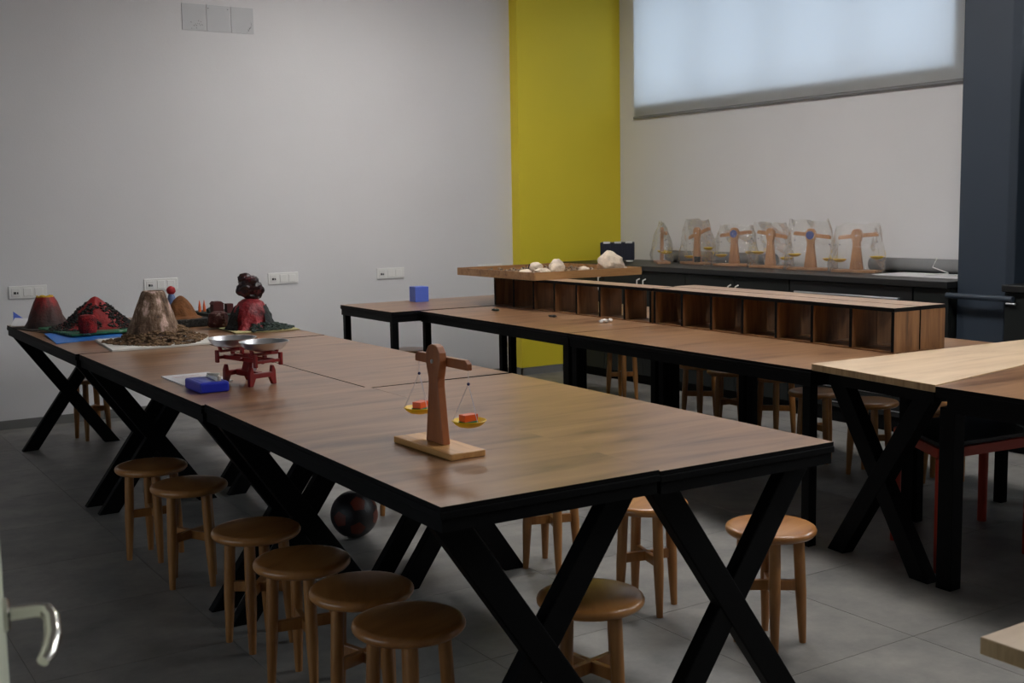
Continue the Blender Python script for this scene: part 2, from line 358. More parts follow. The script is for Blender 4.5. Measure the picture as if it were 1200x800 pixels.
wr.box(XR, XR + 0.12, YF, W2[0], W2[2], W1[3]); wr.box(XR, XR + 0.12, W2[1], W1[0], W2[2], W1[3]); wr.box(XR, XR + 0.12, W1[1], YB, W2[2], W1[3])
wr.box(XR, XR + 0.12, W1[0], W1[1], W2[2], W1[2])
struct(wr.build('wall_right', 'wall'))
def window(name, W, mull, x=XR + 0.22):
    y0, y1, z0, z1 = W
    r = bpy.data.objects.new(name, None); COL.objects.link(r); r.location = (x, (y0 + y1) / 2, z0); struct(r)
    hw = (y1 - y0) / 2; h = z1 - z0
    b = MB(); b.box(-0.03, 0.03, -hw - 0.07, hw + 0.07, -0.08, 0.0); b.box(-0.03, 0.03, -hw - 0.07, hw + 0.07, h, h + 0.08); b.box(-0.03, 0.03, -hw - 0.07, -hw, 0.0, h); b.box(-0.03, 0.03, hw, hw + 0.07, 0.0, h)
    b.build('window_frame', 'alu', r)
    edges = [-hw] + [-hw + (y1 - y0) * q for q in mull] + [hw]
    for q in edges[1:-1]: MB().box(-0.03, 0.03, q - 0.03, q + 0.03, 0.0, h).build('mullion', 'alu', r)
    for a_, b_ in zip(edges[:-1], edges[1:]): MB().box(-0.003, 0.003, a_, b_, 0.0, h).build('pane', 'glass', r)
    if x > 0: MB().box(-0.22, -0.03, -hw, hw, -0.10, -0.005).build('window_sill', 'alu', r)
    return r
window('window_1', W1, (0.25, 0.5, 0.75)); window('added_near_window', W2, (0.33, 0.66)); window('added_left_window', W3, (0.33, 0.66), XL - 0.06)  # last two windows are unseen additions that let in light
# roller blind over the far window
bl = thing('roller_blind', 'translucent white roller blind over the high window of the right wall', 'blind', (6.525, 6.41, 2.20))
MB().box(-0.0008, 0.0008, -1.665, 1.665, 0.012, 1.26).build('fabric', 'blind', bl)
MB().box(-0.008, 0.008, -1.668, 1.668, -0.006, 0.014).build('bottom_bar', 'roll', bl, bevel=0.003)
MB().cyl((0, -1.67, 1.29), (0, 1.67, 1.29), 0.035, n=16).build('roller_tube', 'alu', bl, smooth=True)
MB().cyl((-0.012, -1.70, 0.10), (-0.012, -1.70, 1.25), 0.004, n=6).cyl((-0.012, -1.712, 0.10), (-0.012, -1.712, 1.25), 0.004, n=6).build('pull_chain', 'white', bl)
MB().ball((-0.012, -1.706, 0.085), 0.014, 8, 6).cyl((-0.012, -1.70, 0.0), (-0.012, -1.70, 0.07), 0.008, n=8).build('chain_weight', 'chrome', bl)
# yellow corner column, slate blue column
struct(MB().box(5.457, XR, 8.30, YB, 0.062, ZC).build('wall_corner_column', 'yellow', bevel=0.004))
struct(MB().poly([(5.95, 4.335), (5.95, 4.02), (5.985, 3.985), (XR, 3.985), (XR, 4.335)], 0.0, ZC).build('wall_side_column', 'navy', bevel=0.006))
struct(MB().box(XL, 5.457, YB - 0.012, YB, 0, 0.062).build('baseboard_back', 'skirt'))
struct(MB().box(5.445, 5.457, 8.288, YB, 0, 0.062).box(5.445, 5.9, 8.288, 8.30, 0, 0.062).build('baseboard_column', 'skirt'))
struct(MB().box(XL, XL + 0.012, YF, YB, 0, 0.062).build('baseboard_left', 'skirt'))
# ceiling lamps added out of view to light the walls evenly
def added_lamp_mat():
    m, n, l, p = newmat('added lamp diffuser'); p.inputs['Base Color'].default_value = (0.9, 0.9, 0.88, 1)
    p.inputs['Emission Color'].default_value = (1.0, 0.985, 0.975, 1); p.inputs['Emission Strength'].default_value = ADDED_LAMP
    return m
M['lamp'] = added_lamp_mat()
for (lx, ly, lab) in ((3.95, 0.8, 'added unseen square ceiling panel lamp nearest the doorway'), (3.95, 2.8, 'added unseen square ceiling panel lamp above the beech table'),
                      (3.95, 4.8, 'added unseen square ceiling panel lamp above the near pigeonhole shelf'), (3.75, 6.6, 'added unseen square ceiling panel lamp above the rock tray')):
    t = thing('added_ceiling_lamp', lab, 'lamp', (lx, ly, ZC), 0, 'added ceiling panel lamps')
    MB().box(-0.32, 0.32, -0.32, -0.30, -0.05, 0).box(-0.32, 0.32, 0.30, 0.32, -0.05, 0).box(-0.32, -0.30, -0.30, 0.30, -0.05, 0).box(0.30, 0.32, -0.30, 0.30, -0.05, 0).build('frame', 'alu', t)
    MB().box(-0.30, 0.30, -0.30, 0.30, -0.04, -0.03).build('diffuser', 'lamp', t)
# grey rail on the blue column
rl = thing('wall_rail', 'slate blue round rail mounted across the blue column', 'rail', (5.95, 4.15, 0.885))
MB().cyl((-0.075, -0.235, 0), (-0.075, 0.20, 0), 0.017, n=14).build('bar', 'navy', rl, smooth=True)
for yy in (-0.12, 0.13): MB().cyl((-0.075, yy, 0), (0, yy, 0), 0.009, n=10).build('bracket', 'navy', rl, smooth=True)

# open door beside the camera
dr = bpy.data.objects.new('door_1', None); COL.objects.link(dr); struct(dr)
dr.location = (0.022, 0.33, 0.0)
_dx, _dy = 0.183 - 0.022, 1.255 - 0.33; _L = math.hypot(_dx, _dy); dr.rotation_euler = (0, 0, math.atan2(_dy, _dx))
MB().box(0, _L, 0.0, 0.042, 0.01, 2.08).build('leaf', 'door', dr, bevel=0.003)
MB().box(_L - 0.002, _L + 0.002, 0.006, 0.036, 0.93, 1.16).build('latch_plate', 'rust', dr)
h = MB().lathe([(0.017, 0), (0.017, 0.004), (0.014, 0.006)], 16).build('handle_rose', 'chrome', dr, smooth=True); h.location = (_L - 0.05, -0.0, 1.058); h.rotation_euler = (PI / 2, 0, 0)
MB().tube([(_L - 0.05, 0.0, 1.058), (_L - 0.05, -0.030, 1.058), (_L - 0.052, -0.039, 1.057), (_L - 0.062, -0.044, 1.052), (_L - 0.080, -0.044, 1.041), (_L - 0.098, -0.039, 1.030), (_L - 0.108, -0.033, 1.026)],
          [0.0075, 0.0075, 0.008, 0.008, 0.0085, 0.008, 0.006], 12).build('handle_lever', 'chrome', dr, smooth=True)

# ------------------------------------------------------------------ wall sockets and sheets on the back wall
def socket_panel(x, z, label, first=True, sw=0.245):
    t = thing('socket_panel', label, 'socket', (x, YB, z), 0, 'switch and socket strips on the back wall')
    MB().box(-sw / 2, sw / 2, -0.010, 0, -0.043, 0.043).build('frame', 'socket', t, bevel=0.003)
    s_ = MB().box(-sw / 2 + 0.016, -sw / 2 + 0.070, -0.013, -0.010, -0.028, 0.028).build('data_socket', 'white', t, bevel=0.0015)
    MB().box(-sw / 2 + 0.030, -sw / 2 + 0.046, -0.0138, -0.0128, -0.012, 0.004).box(-sw / 2 + 0.050, -sw / 2 + 0.060, -0.0138, -0.0128, -0.012, 0.002).build('jack', 'hole', s_)
    for q in (0.093, 0.165):
        MB().box(-sw / 2 + q, -sw / 2 + q + 0.054, -0.016, -0.010, -0.028, 0.028).build('switch_rocker', 'socket', t, bevel=0.002)
    return t
socket_panel(1.513, 0.930, 'leftmost white switch and socket strip, behind the red-brown crater volcano')
socket_panel(2.418, 0.936, 'white switch and socket strip showing just above the large brown volcano')
socket_panel(3.353, 0.936, 'white switch and socket strip right of the black-topped volcano')
socket_panel(4.272, 0.932, 'white switch and socket strip up left of the blue cube')
socket_panel(5.22, 0.925, 'white switch and socket strip mostly hidden behind the rock tray')
sheets = [(2.665, 2.843), (2.846, 3.023), (3.028, 3.202)]
names = ['leftmost of three grey sheets on the back wall, with scattered specks', 'middle of three grey sheets on the back wall, with two pins', 'rightmost of three grey sheets on the back wall, with pencil scrawl']
for i, (a0, a1) in enumerate(sheets):
    t = thing('wall_sheet', names[i], 'sheet', (a0, YB, 2.752), 0, 'grey sheets on the back wall')
    ww = a1 - a0
    MB().box(0.002, ww - 0.002, -0.006, 0, 0.0, 0.186).build('panel', mat('grey sheet', srgb(196, 196, 197), 0.6, var=0.02), t)
    mk = MB()
    if i == 0:
        for q in range(12):
            cx, cz = random.gauss(0.12, 0.03), random.gauss(0.035, 0.022); cx = min(max(cx, 0.01), 0.16); cz = min(max(cz, 0.01), 0.1)
            mk.bar((cx, -0.0065, cz), (cx + random.uniform(-.01, .01), -0.0065, cz + random.uniform(0.003, .009)), 0.001, 0.0028, up=(0.3, 0, 1))
    elif i == 1:
        for cx in (0.012, 0.157): mk.box(cx, cx + 0.006, -0.0075, -0.006, 0.160, 0.166)
    else:
        pts = [(0.118, 0.012), (0.130, 0.024), (0.128, 0.034), (0.133, 0.018), (0.141, 0.050), (0.137, 0.030), (0.150, 0.052), (0.147, 0.036), (0.156, 0.062), (0.152, 0.084)]
        for p, q in zip(pts[:-1], pts[1:]): mk.bar((p[0], -0.0065, p[1]), (q[0], -0.0065, q[1]), 0.001, 0.002, up=(0.1, 1, 0))
    mk.build('pin' if i == 1 else 'pencil_mark', 'pencil', t)

# ------------------------------------------------------------------ tables
def blackside(o, m='black'):
    o.data.materials.append(M[m])
    for p in o.data.polygons:
        if abs(p.normal.z) < 0.5: p.material_index = 1
    return o
def xframe(root, yy, wt, wb, ztop, axis='x', bw=0.076, bd=0.045):
    """a crossed leg frame standing at local y (or x) = yy"""
    g = []
    for s_ in (-1, 1):
        a_ = (-s_ * (wb / 2 - bw * 0.62), 0.0); b_ = (s_ * (wt / 2 - bw * 0.62), ztop)
        hw = bw * 0.62
        if axis == 'x':
            vs = [(a_[0] - hw, yy - bd / 2, 0), (a_[0] + hw, yy - bd / 2, 0), (b_[0] + hw, yy - bd / 2, ztop), (b_[0] - hw, yy - bd / 2, ztop)]
            vs += [(v[0], v[1] + bd, v[2]) for v in vs]
        else:
            vs = [(yy - bd / 2, a_[0] - hw, 0), (yy - bd / 2, a_[0] + hw, 0), (yy - bd / 2, b_[0] + hw, ztop), (yy - bd / 2, b_[0] - hw, ztop)]
            vs += [(v[0] + bd, v[1], v[2]) for v in vs]
        # the two bars of a cross sit one behind the other by half a wall so they do not coincide
        off = 0.0015 * s_
        vs = [((v[0], v[1] + off, v[2]) if axis == 'x' else (v[0] + off, v[1], v[2])) for v in vs]
        MB().add(vs, [(0, 1, 2, 3), (7, 6, 5, 4), (0, 4, 5, 1), (1, 5, 6, 2), (2, 6, 7, 3), (3, 7, 4, 0)]).build('leg', 'black', root, bevel=0.004)
def apron(root, hx, hy, z0, z1, t=0.03, m='black', inset=0.0):
    hx -= inset; hy -= inset
    b = MB(); b.box(-hx, hx, -hy, -hy + t, z0, z1); b.box(-hx, hx, hy - t, hy, z0, z1); b.box(-hx, -hx + t, -hy + t, hy - t, z0, z1); b.box(hx - t, hx, -hy + t, hy - t, z0, z1)
    return b.build('frame', m, root)
def xtable(cx, cy, wx, ly, h, rot, label):
    t = thing('cross_leg_table', label, 'table', (cx, cy, 0), rot, 'brown cross legged tables pushed together')
    hx, hy = wx / 2, ly / 2
    blackside(MB().box(-hx + 0.002, hx - 0.002, -hy + 0.002, hy - 0.002, h - 0.012, h).build('tabletop', 'oak', t)); MB().poly([(-hx, -hy), (hx, -hy), (hx, hy), (-hx, hy)], h - 0.030, h - 0.0125).build('edge_band', 'black', t, bevel=0.002)
    apron(t, hx, hy, h - 0.062, h - 0.0305, 0.04, inset=0.006)
    for yy in (-hy + 0.092, hy - 0.092): xframe(t, yy, wx - 0.03, wx - 0.05, h - 0.0625)
    return t
xtable(1.566, 3.083, 0.632, 1.730, 0.783, math.radians(-0.9), 'brown cross-legged table at the near left corner, carrying the wooden balance')
xtable(2.2015, 3.070, 0.625, 1.722, 0.778, math.radians(-1.2), 'brown cross-legged table at the near right corner, bare, beside the wooden balance')
xtable(1.573, 4.880, 0.636, 1.845, 0.778, 0, 'brown cross-legged table carrying the red scale and blue weight box')
xtable(2.220, 4.880, 0.640, 1.845, 0.776, 0, 'bare brown cross-legged table right of the red scale')
xtable(1.560, 6.733, 0.640, 1.842, 0.779, 0, 'brown cross-legged table under the red volcanoes and large brown volcano by the wall')
xtable(2.222, 6.733, 0.640, 1.842, 0.777, 0, 'brown cross-legged table under the black-topped volcano and rust-brown cone')

def post_table(cx, cy, wx, ly, h, rot, label, top='oak', leg=0.045, name='post_leg_table'):
    t = thing(name, label, 'table', (cx, cy, 0), rot, 'brown straight legged tables of the middle row')
    hx, hy = wx / 2, ly / 2
    blackside(MB().box(-hx + 0.002, hx - 0.002, -hy + 0.002, hy - 0.002, h - 0.012, h).build('tabletop', top, t))
    MB().poly([(-hx, -hy), (hx, -hy), (hx, hy), (-hx, hy)], h - 0.028, h - 0.0125).build('edge_band', 'black', t, bevel=0.002)
    apron(t, hx, hy, h - 0.072, h - 0.0285, 0.04, inset=0.006)
    for sx in (-1, 1):
        for sy in (-1, 1):
            MB().box(sx * (hx - 0.035) - leg / 2, sx * (hx - 0.035) + leg / 2, sy * (hy - 0.035) - leg / 2, sy * (hy - 0.035) + leg / 2, 0, h - 0.0725).build('leg', 'black', t, bevel=0.003)
    return t
H2 = 0.76
ang = math.radians(-1.75)
ux = Vector((math.cos(ang), math.sin(ang))); uy = Vector((-math.sin(ang), math.cos(ang)))
A0 = Vector((3.607, 3.317))            # near left corner of the middle row
for i, (c0, c1) in enumerate(((0.0, 0.668), (0.672, 1.345))):
    for j, (r0, r1) in enumerate(((0.0, 1.79), (1.795, 3.59))):
        p = A0 + ux * ((c0 + c1) / 2) + uy * ((r0 + r1) / 2)
        post_table(p.x, p.y, c1 - c0, r1 - r0, H2, ang, [['straight-legged brown table at the near left of the middle row, ahead of the pigeonholes', 'straight-legged brown table at the far left of the middle row, with white scrap on it'],
                   ['straight-legged brown table under the near end of the pigeonhole shelves', 'straight-legged brown table under the rock tray end of the pigeonhole shelves']][i][j])
post_table(4.27, 7.345, 1.50, 0.82, H2 + 0.001, 0, 'straight-legged brown table along the back wall carrying the blue cube')

# light board table and dark trapezoid table at the right
lt = thing('beech_table', 'pale beech-topped table with black cross legs at the right', 'table', (3.60, 3.0, 0))
lp = [(3.609, 3.314), (3.523, 2.646), (5.25, 2.93), (5.25, 3.25)]; lp = [(a - 3.60, b - 3.0) for a, b in lp]
top = MB().poly(lp, 0.757, 0.785).build('tabletop', 'pale', lt, bevel=0.002); top.data.materials.append(M['paleedge'])
for p in top.data.polygons:
    if abs(p.normal.z) < 0.5: p.material_index = 1
inner = [(3.66, 3.265), (3.60, 2.71), (5.2, 2.97), (5.2, 3.20)]
MB().poly([(a - 3.60, b - 3.0) for a, b in inner], 0.70, 0.7565).build('frame', 'black', lt)
def skew_cross(root, P, Q, zt, bw=0.07):
    P = Vector(P); Q = Vector(Q); d = (Q - P).normalized(); nrm = Vector((-d.y, d.x)) * 0.03
    for k, (a, b) in enumerate(((P + d * bw * .7, Q - d * bw * .7), (Q - d * bw * .7, P + d * bw * .7))):
        off = nrm * (0.04 if k else -0.04); vs = []
        for sg in (-1, 1):
            for pt, z in ((a - d * bw * .65, 0), (a + d * bw * .65, 0), (b + d * bw * .65, zt), (b - d * bw * .65, zt)):
                q = pt + nrm * sg + off; vs.append((q.x, q.y, z))
        MB().add(vs, [(0, 1, 2, 3), (7, 6, 5, 4), (0, 4, 5, 1), (1, 5, 6, 2), (2, 6, 7, 3), (3, 7, 4, 0)]).build('leg', 'black', root, bevel=0.003)
skew_cross(lt, (3.645 - 3.6, 2.725 - 3.0), (3.705 - 3.6, 3.275 - 3.0), 0.70)
skew_cross(lt, (5.10 - 3.6, 2.96 - 3.0), (5.10 - 3.6, 3.22 - 3.0), 0.70)
dt = thing('trapezoid_table', 'dark oak trapezoid table with square black legs at the right edge', 'table', (3.50, 2.6, 0))
dp = [(3.500, 2.628), (3.475, 1.90), (5.3, 1.95), (5.25, 2.925)]
blackside(MB().poly([(a - 3.5, b - 2.6) for a, b in dp], 0.768, 0.7845).build('tabletop', 'oak', dt))
MB().poly([(a - 3.5, b - 2.6) for a, b in dp], 0.745, 0.7675).build('edge_band', 'black', dt)
MB().poly([(a - 3.5, b - 2.6) for a, b in [(3.53, 2.60), (3.51, 1.94), (5.2, 2.0), (5.18, 2.86)]], 0.69, 0.7445).build('frame', 'black', dt)
for a, b in ((3.645, 2.66), (3.56, 1.99), (5.12, 2.05), (5.10, 2.78)):
    MB().box(a - 3.5 - 0.032, a - 3.5 + 0.032, b - 2.6 - 0.032, b - 2.6 + 0.032, 0, 0.6895).build('leg', 'black', dt, bevel=0.003)
# low table with red frame beneath
rt = thing('red_frame_table', 'low table with orange-red metal frame and dark top beneath the beech table', 'table', (4.15, 2.97, 0))
rp = [(3.775, 2.80), (4.27, 2.745), (4.56, 3.16), (4.0, 3.19)]; rp = [(a - 4.15, b - 2.97) for a, b in rp]
MB().poly(rp, 0.492, 0.508).build('tabletop', 'blacktop', rt)
b = MB()
for p, q in zip(rp, rp[1:] + rp[:1]): b.bar((p[0], p[1], 0.472), (q[0], q[1], 0.472), 0.03, 0.038)
b.build('frame', 'redtube', rt)
for a, c in rp: MB().cyl((a, c, 0.0), (a, c, 0.4525), 0.020, 0.022, n=12).build('leg', 'redtube', rt, smooth=True)
# pale table corner close to the camera
nt = thing('beech_table', 'pale beech board table corner at the bottom right edge of the picture', 'table', (1.53, 1.057, 0))
top = MB().box(0, 0.8, -1.0, 0, 0.753, 0.781).build('tabletop', 'pale', nt, bevel=0.002); top.data.materials.append(M['paleedge'])
for p in top.data.polygons:
    if abs(p.normal.z) < 0.5: p.material_index = 1
MB().box(0.06, 0.74, -0.94, -0.06, 0.70, 0.7525).build('frame', 'black', nt)
for a, c in ((0.18, -0.18), (0.70, -0.18), (0.18, -0.9), (0.70, -0.9)): MB().box(a - .03, a + .03, c - .03, c + .03, 0, 0.6995).build('leg', 'black', nt, bevel=0.003)

# ------------------------------------------------------------------ stools
def make_stool(label):
    t = thing('round_stool', label, 'stool', (0, 0, 0), 0, 'round beech stools')
    R, Hs = 0.148, 0.40
    prof = [(R - 0.02, Hs - 0.030), (R - 0.008, Hs - 0.028), (R - 0.001, Hs - 0.020), (R, Hs - 0.013), (R - 0.003, Hs - 0.006), (R - 0.010, Hs - 0.0015), (R - 0.022, Hs)]
    MB().lathe(prof, 40).build('seat', 'stool', t, smooth=True)
    top, bot = 0.090, 0.108
    for k in range(4):
        a = PI / 4 + k * PI / 2; c, s_ = math.cos(a), math.sin(a)
        MB().tube([(c * bot, s_ * bot, 0.0), (c * (bot - .0015), s_ * (bot - .0015), 0.03), (c * (bot * .55 + top * .45), s_ * (bot * .55 + top * .45), 0.17), (c * top, s_ * top, Hs - 0.029)], [0.0115, 0.013, 0.0185, 0.0185], 12).build('leg', 'stoolleg', t, smooth=True)
    for k, z in ((0, 0.195), (1, 0.195)):
        a = PI / 4 + k * PI / 2; c, s_ = math.cos(a) * 0.098, math.sin(a) * 0.098
        MB().bar((-c, -s_, z + 0.0008 * k), (c, s_, z + 0.0008 * k), 0.018, 0.034).build('stretcher', 'stoolleg', t, bevel=0.002)
    return t
ST = [
 (1.333, 2.580, 20, 'nearest round stool at the left side of the cross-legged tables'),
 (1.347, 2.890, 62, 'second nearest round stool at the left side of the cross-legged tables'),
 (1.315, 3.240, 35, 'third nearest round stool at the left side of the cross-legged tables'),
 (1.325, 3.655, 10, 'fourth nearest round stool at the left side of the cross-legged tables'),
 (1.340, 4.425, 70, 'fifth nearest round stool at the left side, in front of the doubled cross legs'),
 (1.316, 4.863, 40, 'farthest round stool of the left row of six, beside the doubled cross legs'),
 (2.717, 2.662, 8, 'round stool outside the near right table corner, seat in full light'),
 (2.598, 3.154, 30, 'round stool seen between the two near cross frames, under the right table edge'),
 (1.827, 2.459, 55, 'round stool under the near table, behind its front left cross frame'),
 (2.600, 3.760, 25, 'round stool beneath the bare table, only legs showing past the near cross frame'),
 (2.50, 4.86, 40, 'round stool beyond the dark ball, only a leg tip showing under the tabletop'),
 (2.45, 7.05, 20, 'round stool by the far right cross leg, two legs showing under the red scale'),
 (1.735, 7.74, 12, 'round stool by the back wall behind the farthest cross frame'),
 (4.068, 7.70, 0, 'round stool under the blue cube table by the back wall'),
 (5.330, 6.75, 15, 'round stool before the cabinets, framed by far legs of the middle row'),
 (5.170, 5.72, 5, 'left of three round stools clustered behind the middle row'),
 (5.110, 5.37, 40, 'middle of three round stools clustered behind the middle row'),
 (5.160, 5.02, 0, 'right of three round stools clustered behind the middle row'),
 (4.900, 4.47, 35, 'round stool behind the middle row, left of the beech table cross legs'),
 (4.880, 4.07, 10, 'round stool seen through the cross legs of the beech table'),
 (5.03, 3.72, 20, 'round stool half hidden behind the red-framed low table'),
]
proto = make_stool(ST[0][3])
for i, (x, y, r, lab) in enumerate(ST):
    if i == 0: proto.location = (x, y, 0); proto.rotation_euler = (0, 0, math.radians(r))
    else: dup(proto, (x, y, 0), math.radians(r), lab)

# ball under the table
bt = thing('ball', 'dark ball with rust-red patches under the tables', 'ball', (2.13, 4.62, 0))
MB().ball((0, 0, 0.105), 0.105, 32, 20).build('skin', 'ballskin', bt, smooth=True)
for d in ((-.15, -.75, .62), (.65, -.68, -.05), (-.85, -.45, .0), (-.25, -.85, -.42), (.35, .2, .9), (0, .9, .2), (.75, -.35, .55)):
    d = Vector(d).normalized(); a = d.orthogonal().normalized(); b_ = d.cross(a)
    ring = [(d + (a * math.cos(2 * PI * k / 5) + b_ * math.sin(2 * PI * k / 5)) * 0.36).normalized() * 0.1062 + Vector((0, 0, 0.105)) for k in range(5)]
    mid = [(((ring[k] + ring[(k + 1) % 5]) / 2 - Vector((0, 0, .105))).normalized() * 0.1062 + Vector((0, 0, 0.105))) for k in range(5)]
    ctr = d * 0.1068 + Vector((0, 0, 0.105)); pts = [q for k in range(5) for q in (ring[k], mid[k])]
    MB().add([ctr] + pts, [(0, 1 + k, 1 + (k + 1) % 10) for k in range(10)]).build('patch', 'ballpatch', bt, smooth=True)

# ------------------------------------------------------------------ pigeonhole shelves on the middle row
def shelf_unit(x0, y0, D, L, n, rot, label):
    z0, hgt = H2 + 0.0015, 0.206
    t = thing('pigeonhole_shelf', label, 'shelf', (x0, y0, z0), math.radians(rot), 'open pigeonhole shelves lying on the tables')
    tk = 0.016
    blackside(MB().box(0, D, 0, L, hgt - 0.018, hgt).build('top_board', 'oaktop', t))
    MB().box(0.003, D, 0, L, 0, 0.006).build('bottom_board', 'oakdark', t)
    for k in range(n + 1):
        c = tk / 2 + (L - tk) * k / n
        dv = MB().box(0.003, D, c - tk / 2, c + tk / 2, 0.0065, hgt - 0.0185).build('end_panel' if k in (0, n) else 'divider', 'oakdark', t)
        MB().box(0.0, 0.0028, c - tk / 2, c + tk / 2, 0.0065, hgt - 0.0185).build('edge_strip', 'black', dv)
    return t
shelf_unit(4.252, 3.420, 0.168, 1.755, 7, -2.2, 'near front pigeonhole shelf of the middle row, its end panel toward the beech table')
shelf_unit(4.318, 5.195, 0.168, 1.715, 7, 0.0, 'far front pigeonhole shelf, its far end under the rock tray')
shelf_unit(4.432, 3.418, 0.168, 1.800, 7, -2.2, 'rear pigeonhole shelf standing back to back behind the near front one')
# wooden tray with rocks
TZ = H2 + 0.208
ty = thing('rock_tray', 'square shallow honey-brown wooden tray of rocks on the pigeonhole shelf', 'tray', (4.22, 6.26, TZ))
MB().box(0.0125, 0.8875, 0.0125, 0.9775, 0, 0.012).build('bottom_board', 'tray', ty)
for (a, b_, c, d) in ((0, 0.012, 0, 0.99), (0.888, 0.90, 0, 0.99)): MB().box(a, b_, c, d, 0, 0.052).build('side_board', 'tray', ty)
for (a, b_, c, d) in ((0.0122, 0.8878, 0, 0.012), (0.0122, 0.8878, 0.978, 0.99)): MB().box(a, b_, c, d, 0, 0.052).build('side_board', 'tray', ty)
g = MB()
for k in range(420):
    px, py = random.uniform(0.03, 0.87), random.uniform(0.03, 0.96); r = random.uniform(0.006, 0.015)
    g.ball((px, py, 0.012 + r * 0.6 + random.uniform(0, 0.012)), r, 6, 4, (1, random.uniform(.6, 1.2), random.uniform(.5, .9)), 0.5, k * 0.7)
go = g.build('gravel', 'gravel', smooth=False, loc=(4.22, 6.26, TZ)); go['kind'] = 'stuff'; go['label'] = 'brown and grey gravel spread in the wooden tray'; go['category'] = 'gravel'
rocks = [(0.72, 0.12, 0.088, (1.05, .95, .82), 'largest pale limestone boulder at the right of the rock tray'), (0.30, 0.16, 0.052, (1.1, .9, .75), 'pale rock near the middle front of the rock tray'),
         (0.16, 0.14, 0.045, (1.4, 1, .6), 'low flat pale rock at the front corner of the rock tray'), (0.38, 0.28, 0.055, (1, 1, .9), 'pointed pale rock behind the middle of the rock tray'),
         (0.50, 0.13, 0.036, (1.2, .9, .7), 'small grey rock left of the boulder in the rock tray'), (0.835, 0.12, 0.028, (1.2, 1, .7), 'small pale stone right of the boulder in the rock tray'),
         (0.08, 0.22, 0.034, (1.2, 1, .7), 'small pale stone at the left end of the rock heap in the tray'), (0.22, 0.30, 0.050, (1, 1, .9), 'rounded pale rock behind the flat rock in the tray')]
for i, (a, b_, r, sq, lab) in enumerate(rocks):
    o = MB().ball((0, 0, r * sq[2] * 0.9), r, 20, 14, sq, 0.27, 3.1 * i + 1).build('rock', 'rock', smooth=True, loc=(4.22 + a, 6.26 + b_, TZ + 0.02)); tag(o, lab, 'rock', 'pale rocks in the tray')
tw = MB()
for k in range(3): tw.tube([(0, 0, 0), (0.012 * (k - 1), 0.01, 0.03), (0.03 * (k - 1), 0.014, 0.055 + 0.008 * k)], 0.004, 5)
tag(tw.build('twig', 'darkcard', loc=(4.34, 6.52, TZ + 0.022)), 'small dark forked twig standing in the rock tray', 'twig')
# blue cube and scraps
tag(MB().box(-0.054, 0.054, -0.054, 0.054, 0, 0.112).build('cube_block', 'cubeblue', bevel=0.002, loc=(4.09, 7.60, H2 + 0.0015)), 'plain blue cube block on the table by the back wall', 'block').rotation_euler = (0, 0, math.radians(-4))
cr = MB()
for k in range(4): cr.ball((0.02 * k - 0.03, 0.006 * (-1) ** k, 0.010 + 0.004 * (k % 2)), 0.014, 8, 6, (1.2, .7, .7), 0.5, k)
tag(cr.build('paper_scrap', 'white', loc=(4.16, 5.42, H2 + 0.001)), 'crumpled white scrap on the middle row table', 'scrap')
for i, (x, y, lab) in enumerate(((4.13, 5.93, 'dark fragment lying before the far pigeonholes'), (4.10, 6.55, 'grey flake lying on the table left of the dark fragment'))):
    tag(MB().ball((0, 0, 0.007), 0.03, 10, 6, (0.7, 1.3, 0.25), 0.6, 5 + i).build('rock_fragment', 'soil' if i == 0 else 'darkgreen', loc=(x, y, H2)), lab, 'fragment', 'scraps on the middle row')

# ------------------------------------------------------------------ kitchen style counter along the right wall
CT = 0.965; XF = 5.89
def cabinet(y0, y1, label, doors=2, handles=True):
    t = thing('base_cabinet', label, 'cabinet', (XF, y0, 0), 0, 'charcoal base cabinets along the right wall')
    L = y1 - y0; D = XR - XF
    MB().box(0.021, D - 0.002, 0.002, L - 0.002, 0.08, CT - 0.041).build('body', 'charcoal', t)
    MB().box(0.06, D - 0.002, 0.002, L - 0.002, 0.0, 0.0795).build('plinth', 'black', t)
    for k in range(doors):
        a, b_ = L * k / doors + 0.003, L * (k + 1) / doors - 0.003
        dd = MB().box(0, 0.020, a, b_, 0.085, CT - 0.045).build('door', 'charcoal', t, bevel=0.002)
        if not handles: continue
        hy = (b_ - 0.035) if (k == 0 and doors == 2) else (a + 0.035)
        MB().tube([(0, hy, 0.74), (-0.028, hy, 0.75), (-0.030, hy, 0.80), (-0.028, hy, 0.85), (0, hy, 0.86)], 0.006, 8).build('handle', 'white', dd, smooth=True)
    return t
cabinet(7.70, 8.285, 'charcoal base cabinet at the far corner beside the yellow column', 1)
cabinet(6.68, 7.70, 'charcoal two-door base cabinet below the dark crate and rock tray')
cabinet(5.62, 6.68, 'charcoal two-door base cabinet with white handles below the bagged balances')
cabinet(4.345, 4.60, 'narrow charcoal base cabinet against the blue column', 1, False)
ap = thing('built_in_appliance', 'black built-in appliance with long steel handle under the worktop', 'appliance', (XF, 4.602, 0))
MB().box(0.015, XR - XF - 0.002, 0.004, 1.012, 0.08, CT - 0.041).build('body', 'black', ap)
MB().box(0.0, 0.0145, 0.006, 1.010, 0.10, 0.80).build('door', 'blacktop', ap, bevel=0.002)
MB().box(0.0, 0.0145, 0.006, 1.010, 0.806, CT - 0.045).build('control_panel', 'blacktop', ap, bevel=0.002)
MB().cyl((-0.03, 0.08, 0.845), (-0.03, 0.94, 0.845), 0.008, n=10).build('handle', 'steel', ap, smooth=True)
for yy in (0.1, 0.92): MB().cyl((-0.03, yy, 0.845), (0.0, yy, 0.845), 0.006, n=8).build('handle_bracket', 'steel', ap)
MB().box(0.02, 0.6, 0.01, 1.0, 0.0, 0.0795).build('plinth', 'black', ap)
